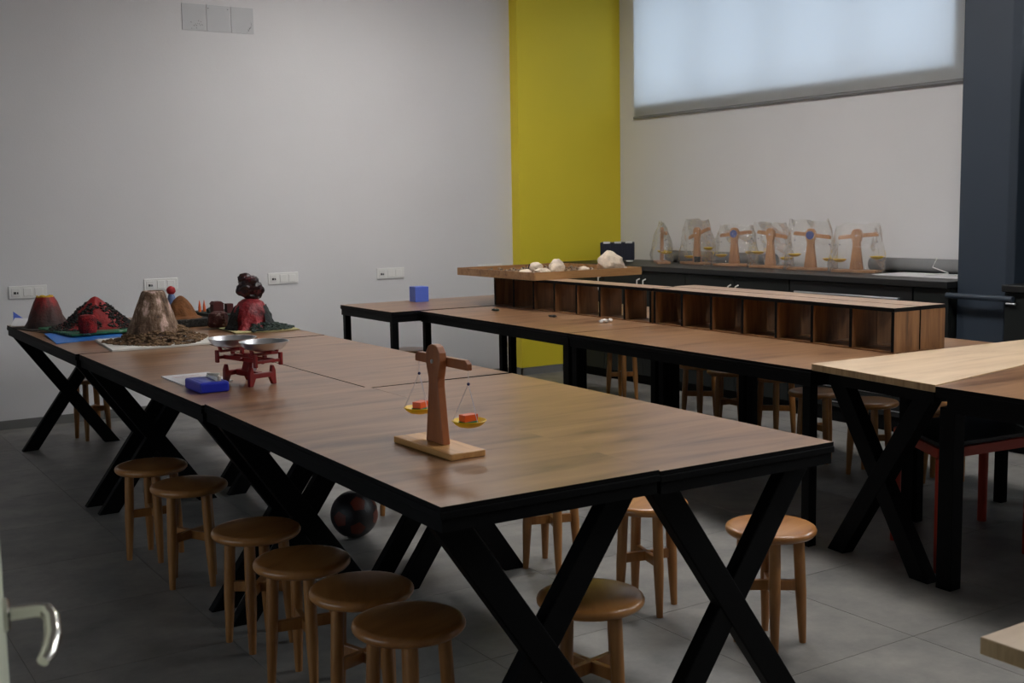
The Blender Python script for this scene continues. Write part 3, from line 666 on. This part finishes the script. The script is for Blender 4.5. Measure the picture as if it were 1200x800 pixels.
for zz in (0.135, 0.235): MB().box(-0.004, -0.0002, 0.02, 0.99, zz - 0.003, zz + 0.003).build('lower_trim', 'steel', ap)
tag(MB().box(XF - 0.03, XR, 4.338, 8.288, CT - 0.04, CT).build('worktop', 'counter', bevel=0.004), 'long dark stone worktop along the right wall', 'worktop')
t2 = thing('base_cabinet', 'charcoal base cabinet just right of the blue column at the picture edge', 'cabinet', (XF, 2.6, 0), 0, 'charcoal base cabinets along the right wall')
MB().box(0.021, 0.65, 0.0, 1.38, 0.08, CT - 0.041).build('body', 'charcoal', t2); MB().box(0.06, 0.65, 0, 1.38, 0, 0.0795).build('plinth', 'black', t2)
for a in (0.003, 0.695):
    dd = MB().box(0, 0.02, a, a + 0.682, 0.085, CT - 0.045).build('door', 'charcoal', t2, bevel=0.002)
    MB().cyl((-0.02, a + 0.60, 0.86), (-0.02, a + 0.66, 0.86), 0.006, n=8).build('handle', 'steel', dd)
tag(MB().box(XF - 0.03, XR, 2.58, 3.982, CT - 0.04, CT).build('worktop', 'counter', bevel=0.004), 'dark worktop beginning right of the blue column', 'worktop')
tc_ = thing('tall_cabinet', 'black tall cupboard standing on the worktop right of the blue column', 'cabinet', (6.10, 2.75, CT + 0.0005))
MB().box(0.02, 0.44, 0, 1.15, 0, 1.25).build('body', 'black', tc_)
for a in (0.003, 0.578): MB().box(0, 0.0195, a, a + 0.569, 0.004, 1.246).build('door', 'black', tc_, bevel=0.002)

# ------------------------------------------------------------------ things on the worktop
ck = thing('plastic_crate', 'dark navy folding crate with white corner clips on the worktop', 'crate', (6.22, 7.93, CT + 0.001), math.radians(50))
MB().box(-0.09, 0.09, -0.145, 0.145, 0.012, 0.165).build('body', 'crate', ck, bevel=0.006)
for k in range(6): MB().box(-0.0965, -0.0903, -0.143 + k * 0.0505, -0.109 + k * 0.0505, 0.03, 0.152).build('rib', 'crate', ck, bevel=0.002)
for k in (0, 1, 2):
    MB().box(-0.099, -0.0905, -0.128 + k * 0.094, -0.070 + k * 0.094, 0.156, 0.173).build('clip', 'white', ck, bevel=0.002)
    MB().box(-0.099, -0.0905, -0.132 + k * 0.10, -0.076 + k * 0.10, 0.0, 0.0118).build('foot_strip', 'white', ck, bevel=0.002)
for i, (y0, y1, lab) in enumerate(((6.35, 7.58, 'grey felt roll lying along the wall behind the bagged balances'), (4.40, 5.42, 'grey felt roll lying along the wall beside the blue column'))):
    r = thing('felt_roll', lab, 'roll', (6.50 - 0.004, (y0 + y1) / 2, CT + 0.048), 0, 'grey rolls along the wall')
    pts = []; n_ = 60
    MB().cyl((0, (y0 - y1) / 2, 0), (0, (y1 - y0) / 2, 0), 0.047, n=24).build('outer_layer', 'roll', r, smooth=True)
    sp = [(0.047 * (1 - 0.9 * k / n_) * math.cos(k * 0.45), (y1 - y0) / 2 + 0.001, 0.047 * (1 - 0.9 * k / n_) * math.sin(k * 0.45)) for k in range(n_)]
    MB().tube(sp, 0.002, 4).build('spiral_edge', 'white', r)
fp = MB().box(-0.16, 0.16, -0.36, 0.36, 0, 0.004).build('flat_sheet', 'paper', loc=(6.27, 4.74, CT + 0.0005)); tag(fp, 'white flat sheet lying on the worktop by the blue column', 'sheet')
for i, (x, y, r0) in enumerate(((6.22, 4.68, 0.05), (6.20, 4.47, 0.04))):
    pts = [(r0 * math.cos(q * .5), 1.5 * r0 * math.sin(q * .5), 0.004 + 0.0012 * q) for q in range(12)] + [(0.02, 0.05, 0.05), (0.01, 0.01 - 0.05 * i, 0.11)]
    tag(MB().tube(pts, 0.004, 6).build('cable_tie', 'white', smooth=True, loc=(x, y, CT + 0.0075)), ['left white looped cable with an upright end on the worktop', 'right white looped cable next to the blue column'][i], 'cable', 'white cables on the worktop')
cp = MB().lathe([(0.022, 0), (0.024, 0.004), (0.027, 0.06), (0.0275, 0.063), (0.025, 0.063), (0.022, 0.006)], 20).build('cup', 'blacktop', smooth=True, loc=(6.28, 6.98, CT + 0.001)); tag(cp, 'small dark cup between two bagged balances', 'cup')

def balance(root, mw, mb, beam_tilt, head_disc=False, full=False):
    """balance in local coords: base along y, post broad in y; parts under root"""
    MB().box(-0.055, 0.055, -0.16, 0.16, 0, 0.018).build('base', mb, root, bevel=0.003)
    half = [(0.047, 0.0185), (0.036, 0.10), (0.026, 0.175), (0.026, 0.20), (0.034, 0.225), (0.039, 0.25), (0.036, 0.272), (0.024, 0.288), (0.008, 0.294)]
    out = half + [(-a, b_) for a, b_ in reversed(half)]
    MB().prism(out, -0.012, 0.012, 'yz').build('post', mw, root, bevel=0.003)
    c, s_ = math.cos(beam_tilt), math.sin(beam_tilt)
    def bp(y, z): return (y * c - z * s_, 0.247 + y * s_ + z * c)
    o2 = [bp(*q) for q in ((-0.142, -0.014), (-0.142, 0.004), (-0.128, 0.013), (0.128, 0.013), (0.142, 0.004), (0.142, -0.014))]
    bx = 0.0125
    bo = MB().prism(o2, bx, bx + 0.016, 'yz').build('beam', mw if full else mb, root, bevel=0.002)
    MB().cyl((-0.0155, 0, 0.247), (0.03, 0, 0.247), 0.006, n=10).build('pivot_pin', 'steel', root)
    if head_disc: MB().cyl((-0.018, 0, 0.247), (-0.0125, 0, 0.247), 0.030, n=20).build('pointer_disc', 'bluedisc', root)
    for sg in (-1, 1):
        ey, ez = bp(sg * 0.134, -0.014); pz = ez - 0.155
        prof = [(0.012, 0.0), (0.030, 0.004), (0.041, 0.012), (0.046, 0.019), (0.0475, 0.019), (0.0465, 0.021), (0.043, 0.0195), (0.036, 0.013), (0.015, 0.006)]
        pn = MB().lathe(prof, 24, (0, 0, 0)).build('pan', 'pan', root, smooth=True); pn.location = (bx + 0.008, ey, pz)
        sr = MB()
        for k in range(3):
            q = 2 * PI * k / 3 + 0.5
            sr.cyl((0.044 * math.cos(q), 0.044 * math.sin(q), 0.020), (0, 0, 0.118), 0.0009, n=5)
        sr.cyl((0, 0, 0.118), (0, 0, 0.156), 0.0009, n=5); sr.build('string', 'string', pn)
        MB().ball((0, 0, 0.118), 0.0045, 8, 6).build('bead', 'bead', pn)
bm_ = thing('beam_balance', 'unwrapped wooden beam balance with yellow pans on the near table', 'balance', (1.545, 2.782, 0.7835), math.radians(1.0), 'wooden beam balances')
balance(bm_, 'balwood', 'balbase', math.radians(0.0), full=True)
for i, (yy, rr) in enumerate(((-0.134, 0), (0.134, 20))):
    zz = 0.7835 + 0.247 - 0.014 - 0.155 + 0.008
    o = MB().box(-0.022, 0.022, -0.016, 0.016, 0.0, 0.010).build('green_block', 'green', loc=(1.545 + 0.0205, 2.782 + yy, zz), bevel=0.001); o.rotation_euler = (0, 0, math.radians(rr)); tag(o, ['green block in the near yellow pan of the unwrapped balance', 'green block in the far yellow pan of the unwrapped balance'][i], 'block', 'blocks in the balance pans')
    o = MB().box(-0.022, 0.022, -0.014, 0.014, 0.0, 0.018).build('orange_block', 'orange', loc=(1.545 + 0.0205, 2.782 + yy, zz + 0.0105), bevel=0.001); o.rotation_euler = (0, 0, math.radians(rr + 6)); tag(o, ['orange block on top in the near yellow pan of the unwrapped balance', 'orange block on top in the far yellow pan of the unwrapped balance'][i], 'block', 'blocks in the balance pans')

def bag(root, hx, hy, hgt, seed, lean):
    """a crumpled clear pouch pulled over the balance: rounded rectangle closing to a flat seam"""
    n, k = 40, 16; vs = []; fs = []
    for i in range(k + 1):
        u = i / k; z = hgt * u
        ax = hx * (1 - 0.92 * u ** 2.2); ay = hy * (1 - 0.22 * u)
        for j in range(n):
            t = 2 * PI * j / n; c, s_ = math.cos(t), math.sin(t)
            e = 0.55
            x = ax * math.copysign(abs(c) ** e, c); y = ay * math.copysign(abs(s_) ** e, s_)
            nz = noise.noise(Vector((c * 2.2 + seed, s_ * 2.2, z * 9))) * 0.022 + noise.noise(Vector((c * 6 + seed, s_ * 6, z * 22))) * 0.008
            fade = min(1, u * 5) ; nz *= fade
            vs.append((x + c * nz, y + s_ * nz + lean * u * u, z + (0.03 * noise.noise(Vector((t * 1.3, seed, 0))) * u)))
    for i in range(k): fs += [(i * n + j, i * n + (j + 1) % n, (i + 1) * n + (j + 1) % n, (i + 1) * n + j) for j in range(n)]
    return MB().add(vs, fs)
BG = [(6.235, 7.36, -34, 0, False, 'first bagged wooden balance from the crate, turned edge-on'), (6.305, 7.01, -6, 16, False, 'second bagged wooden balance from the crate, beam steeply tilted'), (6.30, 6.58, 14, 6, True, 'third bagged wooden balance from the crate, small blue dial'),
      (6.27, 6.17, 4, -8, False, 'fourth bagged wooden balance from the crate, beam tilting right'), (6.25, 5.76, 16, -6, True, 'fifth bagged wooden balance, blue disc on its head and bright plastic glints'), (6.24, 5.34, 16, 5, False, 'sixth bagged wooden balance, nearest the blue column')]
for i, (x, y, r, tl, disc, lab) in enumerate(BG):
    t = thing('beam_balance', lab, 'balance', (x, y, CT + 0.002), math.radians(r), 'wooden beam balances'); balance(t, 'bagwood', 'bagwood', math.radians(-tl), disc)
    b = bag(None, 0.085, 0.195, 0.335 + 0.02 * math.sin(i * 2.1), i * 4.7 + 1, 0.02 * math.cos(i * 1.7)).build('plastic_bag', 'bag', smooth=True, loc=(x, y, CT + 0.0012)); b.rotation_euler = (0, 0, math.radians(r))
    tag(b, 'clear crumpled plastic bag over the ' + ['first', 'second', 'third', 'fourth', 'fifth', 'sixth'][i] + ' balance counted from the crate', 'bag', 'clear bags over the balances')

# ------------------------------------------------------------------ red scale, weight box, booklet
TM = 0.7785
booklet = thing('booklet', 'open white printed sheet under the blue weight box', 'paper', (1.445, 4.60, TM))
MB().box(-0.10, 0.10, -0.15, 0.15, 0, 0.004).build('sheet', 'paper', booklet)
MB().box(-0.07, 0.06, 0.06, 0.065, 0.0042, 0.0046).box(-0.07, 0.04, 0.09, 0.094, 0.0042, 0.0046).box(-0.05, 0.03, 0.03, 0.034, 0.0042, 0.0046).build('print_line', mat('faded red print', srgb(190, 150, 150), 0.8), booklet)
wb = thing('weight_box', 'blue plastic box holding small metal weights', 'box', (1.388, 4.295, TM + 0.0045 * 0), 0)
MB().box(-0.056, 0.056, -0.095, 0.095, 0.0, 0.040).build('body', 'boxblue', wb, bevel=0.008, segs=3)
MB().box(-0.040, 0.000, -0.080, 0.080, 0.0402, 0.0412).build('inlay', mat('blue grey inlay', srgb(70, 84, 170), 0.5), wb)
wsp = [(0.022, -0.068, .011, .030), (0.024, -0.040, .010, .027), (0.024, -0.014, .009, .024), (0.026, 0.010, .0085, .021), (0.026, 0.032, .0075, .018), (0.026, 0.052, .0065, .016), (0.028, 0.070, .006, .014)]
for i, (x, y, r, hh) in enumerate(wsp):
    o = MB().lathe([(r, 0), (r, hh * .55), (r * .45, hh * .66), (r * .4, hh * .74), (r * .75, hh * .86), (r * .7, hh), (r * .2, hh * 1.03)], 16).build('scale_weight', 'brass', smooth=True, loc=(1.388 + x, 4.295 + y, TM + 0.0405))
    tag(o, ['largest', 'second largest', 'third largest', 'middle-sized', 'third smallest', 'second smallest', 'smallest'][i] + ' metal knob weight in the blue box', 'weight', 'metal weights in the blue box')
sc = thing('balance_scale', 'red cast-iron counter scale with two steel pans', 'scale', (1.575, 4.345, TM + 0.0005), math.radians(14))
# local: beam direction along y; end feet at +-y, cast body between
def foot(sy):
    b = MB(); y = sy * 0.085
    b.prism([(-0.062, 0.0), (-0.045, 0.0), (-0.032, 0.030), (0.032, 0.030), (0.045, 0.0), (0.062, 0.0), (0.060, 0.055), (0.052, 0.075), (0.044, 0.075), (0.040, 0.050), (-0.040, 0.050), (-0.044, 0.075), (-0.052, 0.075), (-0.060, 0.055)], y - 0.009, y + 0.009, 'xz')
    return b.build('foot', 'red', sc, bevel=0.003)
for sy in (-1, 1): foot(sy)
MB().box(-0.012, 0.012, -0.0755, 0.0755, 0.028, 0.052).build('base_beam', 'red', sc, bevel=0.004)
MB().prism([(-0.024, 0.0525), (0.024, 0.0525), (0.013, 0.085), (0.013, 0.120), (-0.013, 0.120), (-0.013, 0.085)], -0.02, 0.02, 'xz').build('column', 'red', sc, bevel=0.003)
for sx in (-1, 1): MB().bar((sx * 0.024, -0.135, 0.098), (sx * 0.024, 0.135, 0.098), 0.010, 0.018).build('beam', 'red', sc, bevel=0.003)
for sy in (-1, 1):
    MB().bar((-0.055, sy * 0.13, 0.098), (0.055, sy * 0.13, 0.098), 0.012, 0.012).build('cross_arm', 'red', sc, bevel=0.002)
    for sx in (-1, 1): MB().bar((sx * 0.058, sy * 0.13, 0.078), (sx * 0.058, sy * 0.13, 0.128), 0.012, 0.018, up=(0, 1, 0)).build('stirrup', 'red', sc, bevel=0.003)
    b = MB(); y = sy * 0.108
    b.prism([(-0.058, 0.150), (-0.050, 0.130), (0.050, 0.130), (0.058, 0.150), (0.066, 0.150), (0.058, 0.120), (-0.058, 0.120), (-0.066, 0.150)], y - 0.008, y + 0.008, 'xz')
    b.bar((0, y, 0.1195), (0, y, 0.108), 0.014, 0.014, up=(0, 1, 0)); b.build('pan_support', 'red', sc, bevel=0.002)
    b = MB(); b.bar((0, y - 0.056, 0.135), (0, y + 0.056, 0.135), 0.012, 0.010); b.build('pan_support', 'red', sc)
    pn = MB().lathe([(0.045, 0.0), (0.068, 0.004), (0.083, 0.016), (0.092, 0.030), (0.096, 0.0325), (0.096, 0.034), (0.091, 0.0335), (0.081, 0.019), (0.066, 0.007), (0.044, 0.003)], 40).build('pan', 'steel', sc, smooth=True)
    pn.location = (0, y, 0.1405)
MB().cyl((-0.04, 0, 0.098), (0.04, 0, 0.098), 0.007, n=10).build('pivot', 'red', sc)
MB().prism([(-0.003, 0.06), (0.003, 0.06), (0.0, 0.09)], -0.0285, -0.0255, 'xz').box(-0.012, 0.012, -0.03, -0.021, 0.052, 0.06).build('pointer', 'steel', sc)

# ------------------------------------------------------------------ volcano models on the far tables
def cone(prof, n, amp, seed, freq=3.0):
    def fn(t, z): return 1 + amp * noise.noise(Vector((math.cos(t) * freq + seed, math.sin(t) * freq, z * 14 + seed)))
    return MB().lathe(prof, n, (0, 0, 0), fn)
def interp(prof, k):
    out = []
    for (r0, z0), (r1, z1) in zip(prof[:-1], prof[1:]):
        for q in range(k): out.append((r0 + (r1 - r0) * q / k, z0 + (z1 - z0) * q / k))
    return out + [prof[-1]]
def crumbs(name, material, parent, pts, rmin, rmax, sq=(1, 1, .6), kind='stuff'):
    b = MB()
    for i, (x, y, z) in enumerate(pts):
        r = random.uniform(rmin, rmax)
        b.ball((x, y, z + r * 0.4), r, 6, 4, (sq[0] * random.uniform(.6, 1.4), sq[1] * random.uniform(.6, 1.4), sq[2] * random.uniform(.6, 1.3)), 0.7, i * 0.37)
    o = b.build(name, material, parent); o['kind'] = kind; return o
T3 = 0.7795
# A: red-brown crater with yellow rim
vA = thing('volcano_model', 'red-brown volcano model with yellow crater rim at the far left table end', 'model', (1.405, 7.30, T3), 0.3, 'volcano models')
MB().poly([(-0.17, -0.15), (0.15, -0.17), (0.17, 0.13), (-0.14, 0.16)], 0, 0.006).build('base_card', 'darkcard', vA)
cone(interp([(0.122, 0.0065), (0.112, 0.03), (0.098, 0.07), (0.084, 0.11), (0.068, 0.15), (0.048, 0.185), (0.038, 0.183), (0.026, 0.160), (0.01, 0.150)], 3), 40, 0.10, 2.0).build('cone', 'volA', vA, smooth=True)
MB().tube([(0.043 * math.cos(q * PI / 10), 0.043 * math.sin(q * PI / 10), 0.186 + 0.004 * math.sin(q * 1.7)) for q in range(21)], 0.006, 6).build('crater_rim', 'rim', vA, smooth=True)
# crumpled paper flap left of it
cp_ = thing('folded_paper', 'white and blue folded paper sticking out behind the yellow-rimmed volcano', 'paper', (1.30, 7.52, T3))
MB().add([(-0.06, 0, 0.001), (0.10, 0.02, 0.001), (0.12, 0.08, 0.03), (-0.02, 0.07, 0.045), (-0.06, 0, 0.003), (0.10, 0.02, 0.003), (0.12, 0.08, 0.032), (-0.02, 0.07, 0.047)], [(3, 2, 1, 0), (4, 5, 6, 7), (0, 1, 5, 4), (1, 2, 6, 5), (2, 3, 7, 6), (3, 0, 4, 7)]).build('white_leaf', 'paper', cp_)
MB().add([(-0.03, 0.072, 0.0), (0.06, 0.078, 0.0), (0.03, 0.082, 0.04), (-0.025, 0.08, 0.085), (-0.03, 0.078, 0.0), (0.06, 0.084, 0.0), (0.03, 0.088, 0.04), (-0.025, 0.086, 0.085)], [(3, 2, 1, 0), (4, 5, 6, 7), (0, 1, 5, 4), (1, 2, 6, 5), (2, 3, 7, 6), (3, 0, 4, 7)]).build('blue_leaf', 'cubeblue', cp_)
# B: broad red cone with soil on green base and blue card
bc = MB().add([(1.262, 6.335, T3 + 0.0), (1.640, 6.46, T3 + 0.0), (1.69, 6.86, T3 + 0.008), (1.30, 6.84, T3 + 0.008), (1.262, 6.335, T3 + 0.003), (1.640, 6.46, T3 + 0.003), (1.69, 6.86, T3 + 0.011), (1.30, 6.84, T3 + 0.011)], [(3, 2, 1, 0), (4, 5, 6, 7), (0, 1, 5, 4), (1, 2, 6, 5), (2, 3, 7, 6), (3, 0, 4, 7)]).build('blue_card', 'bluecard')
tag(bc, 'bright blue card sheet under the green-based red volcano', 'card')
vB = thing('volcano_model', 'broad red volcano model with black soil slopes on a green base', 'model', (1.60, 6.90, T3 + 0.012), 0.2, 'volcano models')
MB().poly([(-0.28, -0.30), (0.20, -0.36), (0.26, 0.22), (-0.24, 0.24)], 0, 0.012).build('base_board', 'grass', vB, bevel=0.003)
cone(interp([(0.225, 0.0125), (0.185, 0.03), (0.14, 0.07), (0.095, 0.112), (0.05, 0.152), (0.022, 0.178), (0.006, 0.186)], 4), 44, 0.12, 5.0).build('cone', 'volB', vB, smooth=True)
pts = []
prB = [(0.225, 0.0125), (0.185, 0.03), (0.14, 0.07), (0.095, 0.112), (0.05, 0.152), (0.022, 0.178)]
def zB(r):
    for (r0, z0), (r1, z1) in zip(prB[:-1], prB[1:]):
        if r1 <= r <= r0: return z0 + (z1 - z0) * (r - r0) / (r1 - r0)
    return 0.012 if r > 0.2 else 0.18
for k in range(2600):
    t = random.uniform(0, 2 * PI); r = 0.05 + 0.205 * random.random() ** 0.75
    da = abs((t - (-1.75) + PI) % (2 * PI) - PI)            # a bare red lava tongue runs down the front
    if da < 0.20 + 0.10 * math.sin(r * 60): continue
    if noise.noise(Vector((math.cos(t) * 2.5, math.sin(t) * 2.5, r * 14))) + (r - 0.10) * 5 < -0.30: continue
    pts.append((r * math.cos(t), r * math.sin(t), zB(r) - 0.003))
crumbs('soil_crumbs', 'soil', vB, pts, 0.005, 0.011)
cu = thing('felt_cup', 'red and black fuzzy felt cup in front of the broad red volcano', 'cup', (1.478, 6.575, T3 + 0.025))
cone(interp([(0.044, 0.0), (0.048, 0.02), (0.047, 0.06), (0.044, 0.085), (0.034, 0.096), (0.018, 0.099)], 3), 28, 0.16, 9.0, 5).build('body', 'fuzzy', cu, smooth=True)
# C: large brown cone on white board with chips
vC = thing('volcano_model', 'large brown-grey volcano model with white streaks on a white board', 'model', (1.715, 6.05, T3), 0, 'volcano models')
MB().poly([(-0.305, -0.262), (0.235, -0.285), (0.285, 0.285), (-0.255, 0.30)], 0, 0.009).build('base_board', 'board', vC)
cone(interp([(0.165, 0.0095), (0.145, 0.03), (0.135, 0.05), (0.123, 0.09), (0.103, 0.15), (0.080, 0.21), (0.060, 0.262), (0.052, 0.270), (0.042, 0.262), (0.026, 0.25)], 4), 48, 0.13, 12.0, 2.6).build('cone', 'volC', vC, smooth=True).location = (-0.022, 0, 0)
pts = []
for k in range(1300):
    t = random.uniform(0, 2 * PI); r = random.uniform(0.11, 0.25) * (1 + 0.12 * math.sin(3 * t)); pts.append((r * math.cos(t) * 1.02, r * math.sin(t), 0.009 + max(0, (0.215 - r)) * 0.62))
crumbs('bark_chips', 'chips', vC, pts, 0.005, 0.013, (1, 1, .5))
# red ball on foil stem behind
rb = thing('ball_figure', 'red foam ball on a blue-grey foil stem behind the large brown volcano', 'model', (2.095, 7.085, T3))
MB().lathe([(0.05, 0), (0.046, 0.03), (0.036, 0.09), (0.024, 0.15), (0.016, 0.175)], 20, (0, 0, 0), lambda t, z: 1 + 0.15 * noise.noise(Vector((math.cos(t) * 3, math.sin(t) * 3, z * 30)))).build('stem', 'bluefoil', rb, smooth=True)
MB().ball((0, 0, 0.197), 0.027, 16, 12, (1, 1, 1), 0.1, 2).build('head', 'redball', rb, smooth=True)
# D: rust-brown cone on a dark base
vD = thing('volcano_model', 'plain rust-brown cone model on a black base beside the large brown volcano', 'model', (2.085, 6.87, T3), 0.1, 'volcano models')
MB().poly([(-0.13, -0.14), (0.13, -0.16), (0.15, 0.12), (-0.12, 0.15)], 0, 0.045).build('base_block', 'soil', vD, bevel=0.006)
cone(interp([(0.12, 0.0455), (0.092, 0.060), (0.078, 0.09), (0.062, 0.12), (0.040, 0.152), (0.018, 0.172), (0.005, 0.178)], 4), 36, 0.12, 21.0).build('cone', 'volD', vD, smooth=True)
# small village diorama
vi = thing('village_diorama', 'dark diorama base with tiny houses and trees beside the black-topped volcano', 'model', (2.37, 7.09, T3), 0.0)
MB().poly([(-0.08, -0.22), (0.165, -0.20), (0.165, 0.22), (-0.08, 0.24)], 0, 0.045).build('base_block', 'darkgreen', vi, bevel=0.004)
for (x, y) in ((-0.062, 0.12), (-0.036, 0.11)): MB().lathe([(0.010, 0.0455), (0.009, 0.075), (0.003, 0.110), (0.001, 0.118)], 10, (x, y, 0)).build('flame_cone', 'candle', vi, smooth=True)
for (x, y, r) in ((0.0, 0.07, .018), (0.03, 0.03, .014), (-0.05, -0.02, .015)): MB().ball((x, y, 0.045 + r), r, 10, 8, (1, 1, 1), 0.5, x * 50).build('bush', 'darkgreen', vi)
MB().lathe([(0.004, 0.0455), (0.004, 0.07), (0.014, 0.075), (0.016, 0.088), (0.008, 0.104), (0.002, 0.108)], 10, (0.0, 0.0, 0)).build('tree', 'soil', vi)
b = MB().box(-0.07, -0.005, -0.17, -0.11, 0.0455, 0.108); b.prism([(-0.075, 0.108), (0.0, 0.108), (-0.02, 0.125), (-0.06, 0.125)], -0.175, -0.105, 'xz'); b.build('house', 'maroon', vi)
b = MB().box(0.03, 0.07, -0.13, -0.08, 0.0455, 0.104); b.build('house', 'maroon', vi)
jr = thing('twig_jar', 'small maroon lump model with white specks before the black-topped volcano', 'model', (2.205, 6.56, T3 + 0.0055))
cone(interp([(0.050, 0.0), (0.056, 0.02), (0.055, 0.06), (0.050, 0.080), (0.030, 0.090), (0.01, 0.092)], 3), 26, 0.2, 31.0, 4).build('body', twotone('maroon and white crumbs', [(0.4, srgb(66, 26, 24)), (0.58, srgb(98, 52, 46)), (0.68, srgb(190, 170, 160))], 26, 0.8), jr, smooth=True)
# E: black and red volcano with lava head
vE = thing('volcano_model', 'black and red volcano model topped by a glossy black lava plume', 'model', (2.33, 6.36, T3), 0, 'volcano models')
MB().poly([(-0.16, -0.19), (0.20, -0.23), (0.25, 0.15), (-0.14, 0.2)], 0, 0.005).build('base_sheet', mat('yellowish card', srgb(180, 170, 120), 0.8), vE)
cone(interp([(0.135, 0.0055), (0.120, 0.03), (0.108, 0.07), (0.090, 0.12), (0.068, 0.155), (0.042, 0.172), (0.03, 0.176)], 4), 44, 0.16, 41.0, 3.2).build('cone', 'volE', vE, smooth=True).rotation_euler = (0, 0, -0.8)
b = MB(); b.ball((0.010, 0, 0.190), 0.036, 18, 12, (1.1, 1, .8), 0.3, 1); b.ball((-0.002, 0.0, 0.240), 0.060, 28, 18, (1.05, .9, .95), 0.4, 4); b.ball((-0.020, 0.004, 0.292), 0.036, 18, 12, (1, .9, .85), 0.35, 7); b.ball((0.032, -0.01, 0.222), 0.042, 18, 12, (.9, .9, 1.1), 0.35, 9); b.ball((0.012, 0.0, 0.278), 0.034, 18, 12, (1, 1, .8), 0.3, 3)
b.build('lava_plume', 'headE', vE, smooth=True).scale = (1.12, 1.12, 1.0)
prE = interp([(0.135, 0.0055), (0.120, 0.03), (0.108, 0.07), (0.090, 0.12), (0.075, 0.145)], 4); vs = []; fs = []; nA = 40
for (r, z) in prE:
    for q in range(nA + 1):
        t = math.radians(-72 + 292 * q / nA)
        top = 0.145 - 0.05 * abs(noise.noise(Vector((q * 0.35, 3.3, 0)))) - (0.10 if q in (0, nA) else 0.05 if q in (1, nA - 1) else 0)
        zz = min(z, max(0.006, top)); k_ = next((a + (b2 - a) * (zz - c) / max(1e-6, d2 - c) for (a, c), (b2, d2) in zip(prE[:-1], prE[1:]) if c <= zz <= d2), r)
        rr = k_ * (1.10 + 0.09 * noise.noise(Vector((math.cos(t) * 5, math.sin(t) * 5, zz * 30))))
        vs.append((rr * math.cos(t), rr * math.sin(t), zz))
for i in range(len(prE) - 1): fs += [(i * (nA + 1) + q, i * (nA + 1) + q + 1, (i + 1) * (nA + 1) + q + 1, (i + 1) * (nA + 1) + q) for q in range(nA)]
MB().add(vs, fs).build('ash_slope', 'darkash', vE, smooth=True)
pts = []
for k in range(420):
    t = random.uniform(-1.9, 0.7); r = random.uniform(0.10, 0.24); pts.append((min(0.20, r * math.cos(t)), max(-0.2, r * math.sin(t)), 0.005 + max(0, 0.17 - r) * 0.5))
crumbs('rubble', 'darkgreen', vE, pts, 0.006, 0.015)
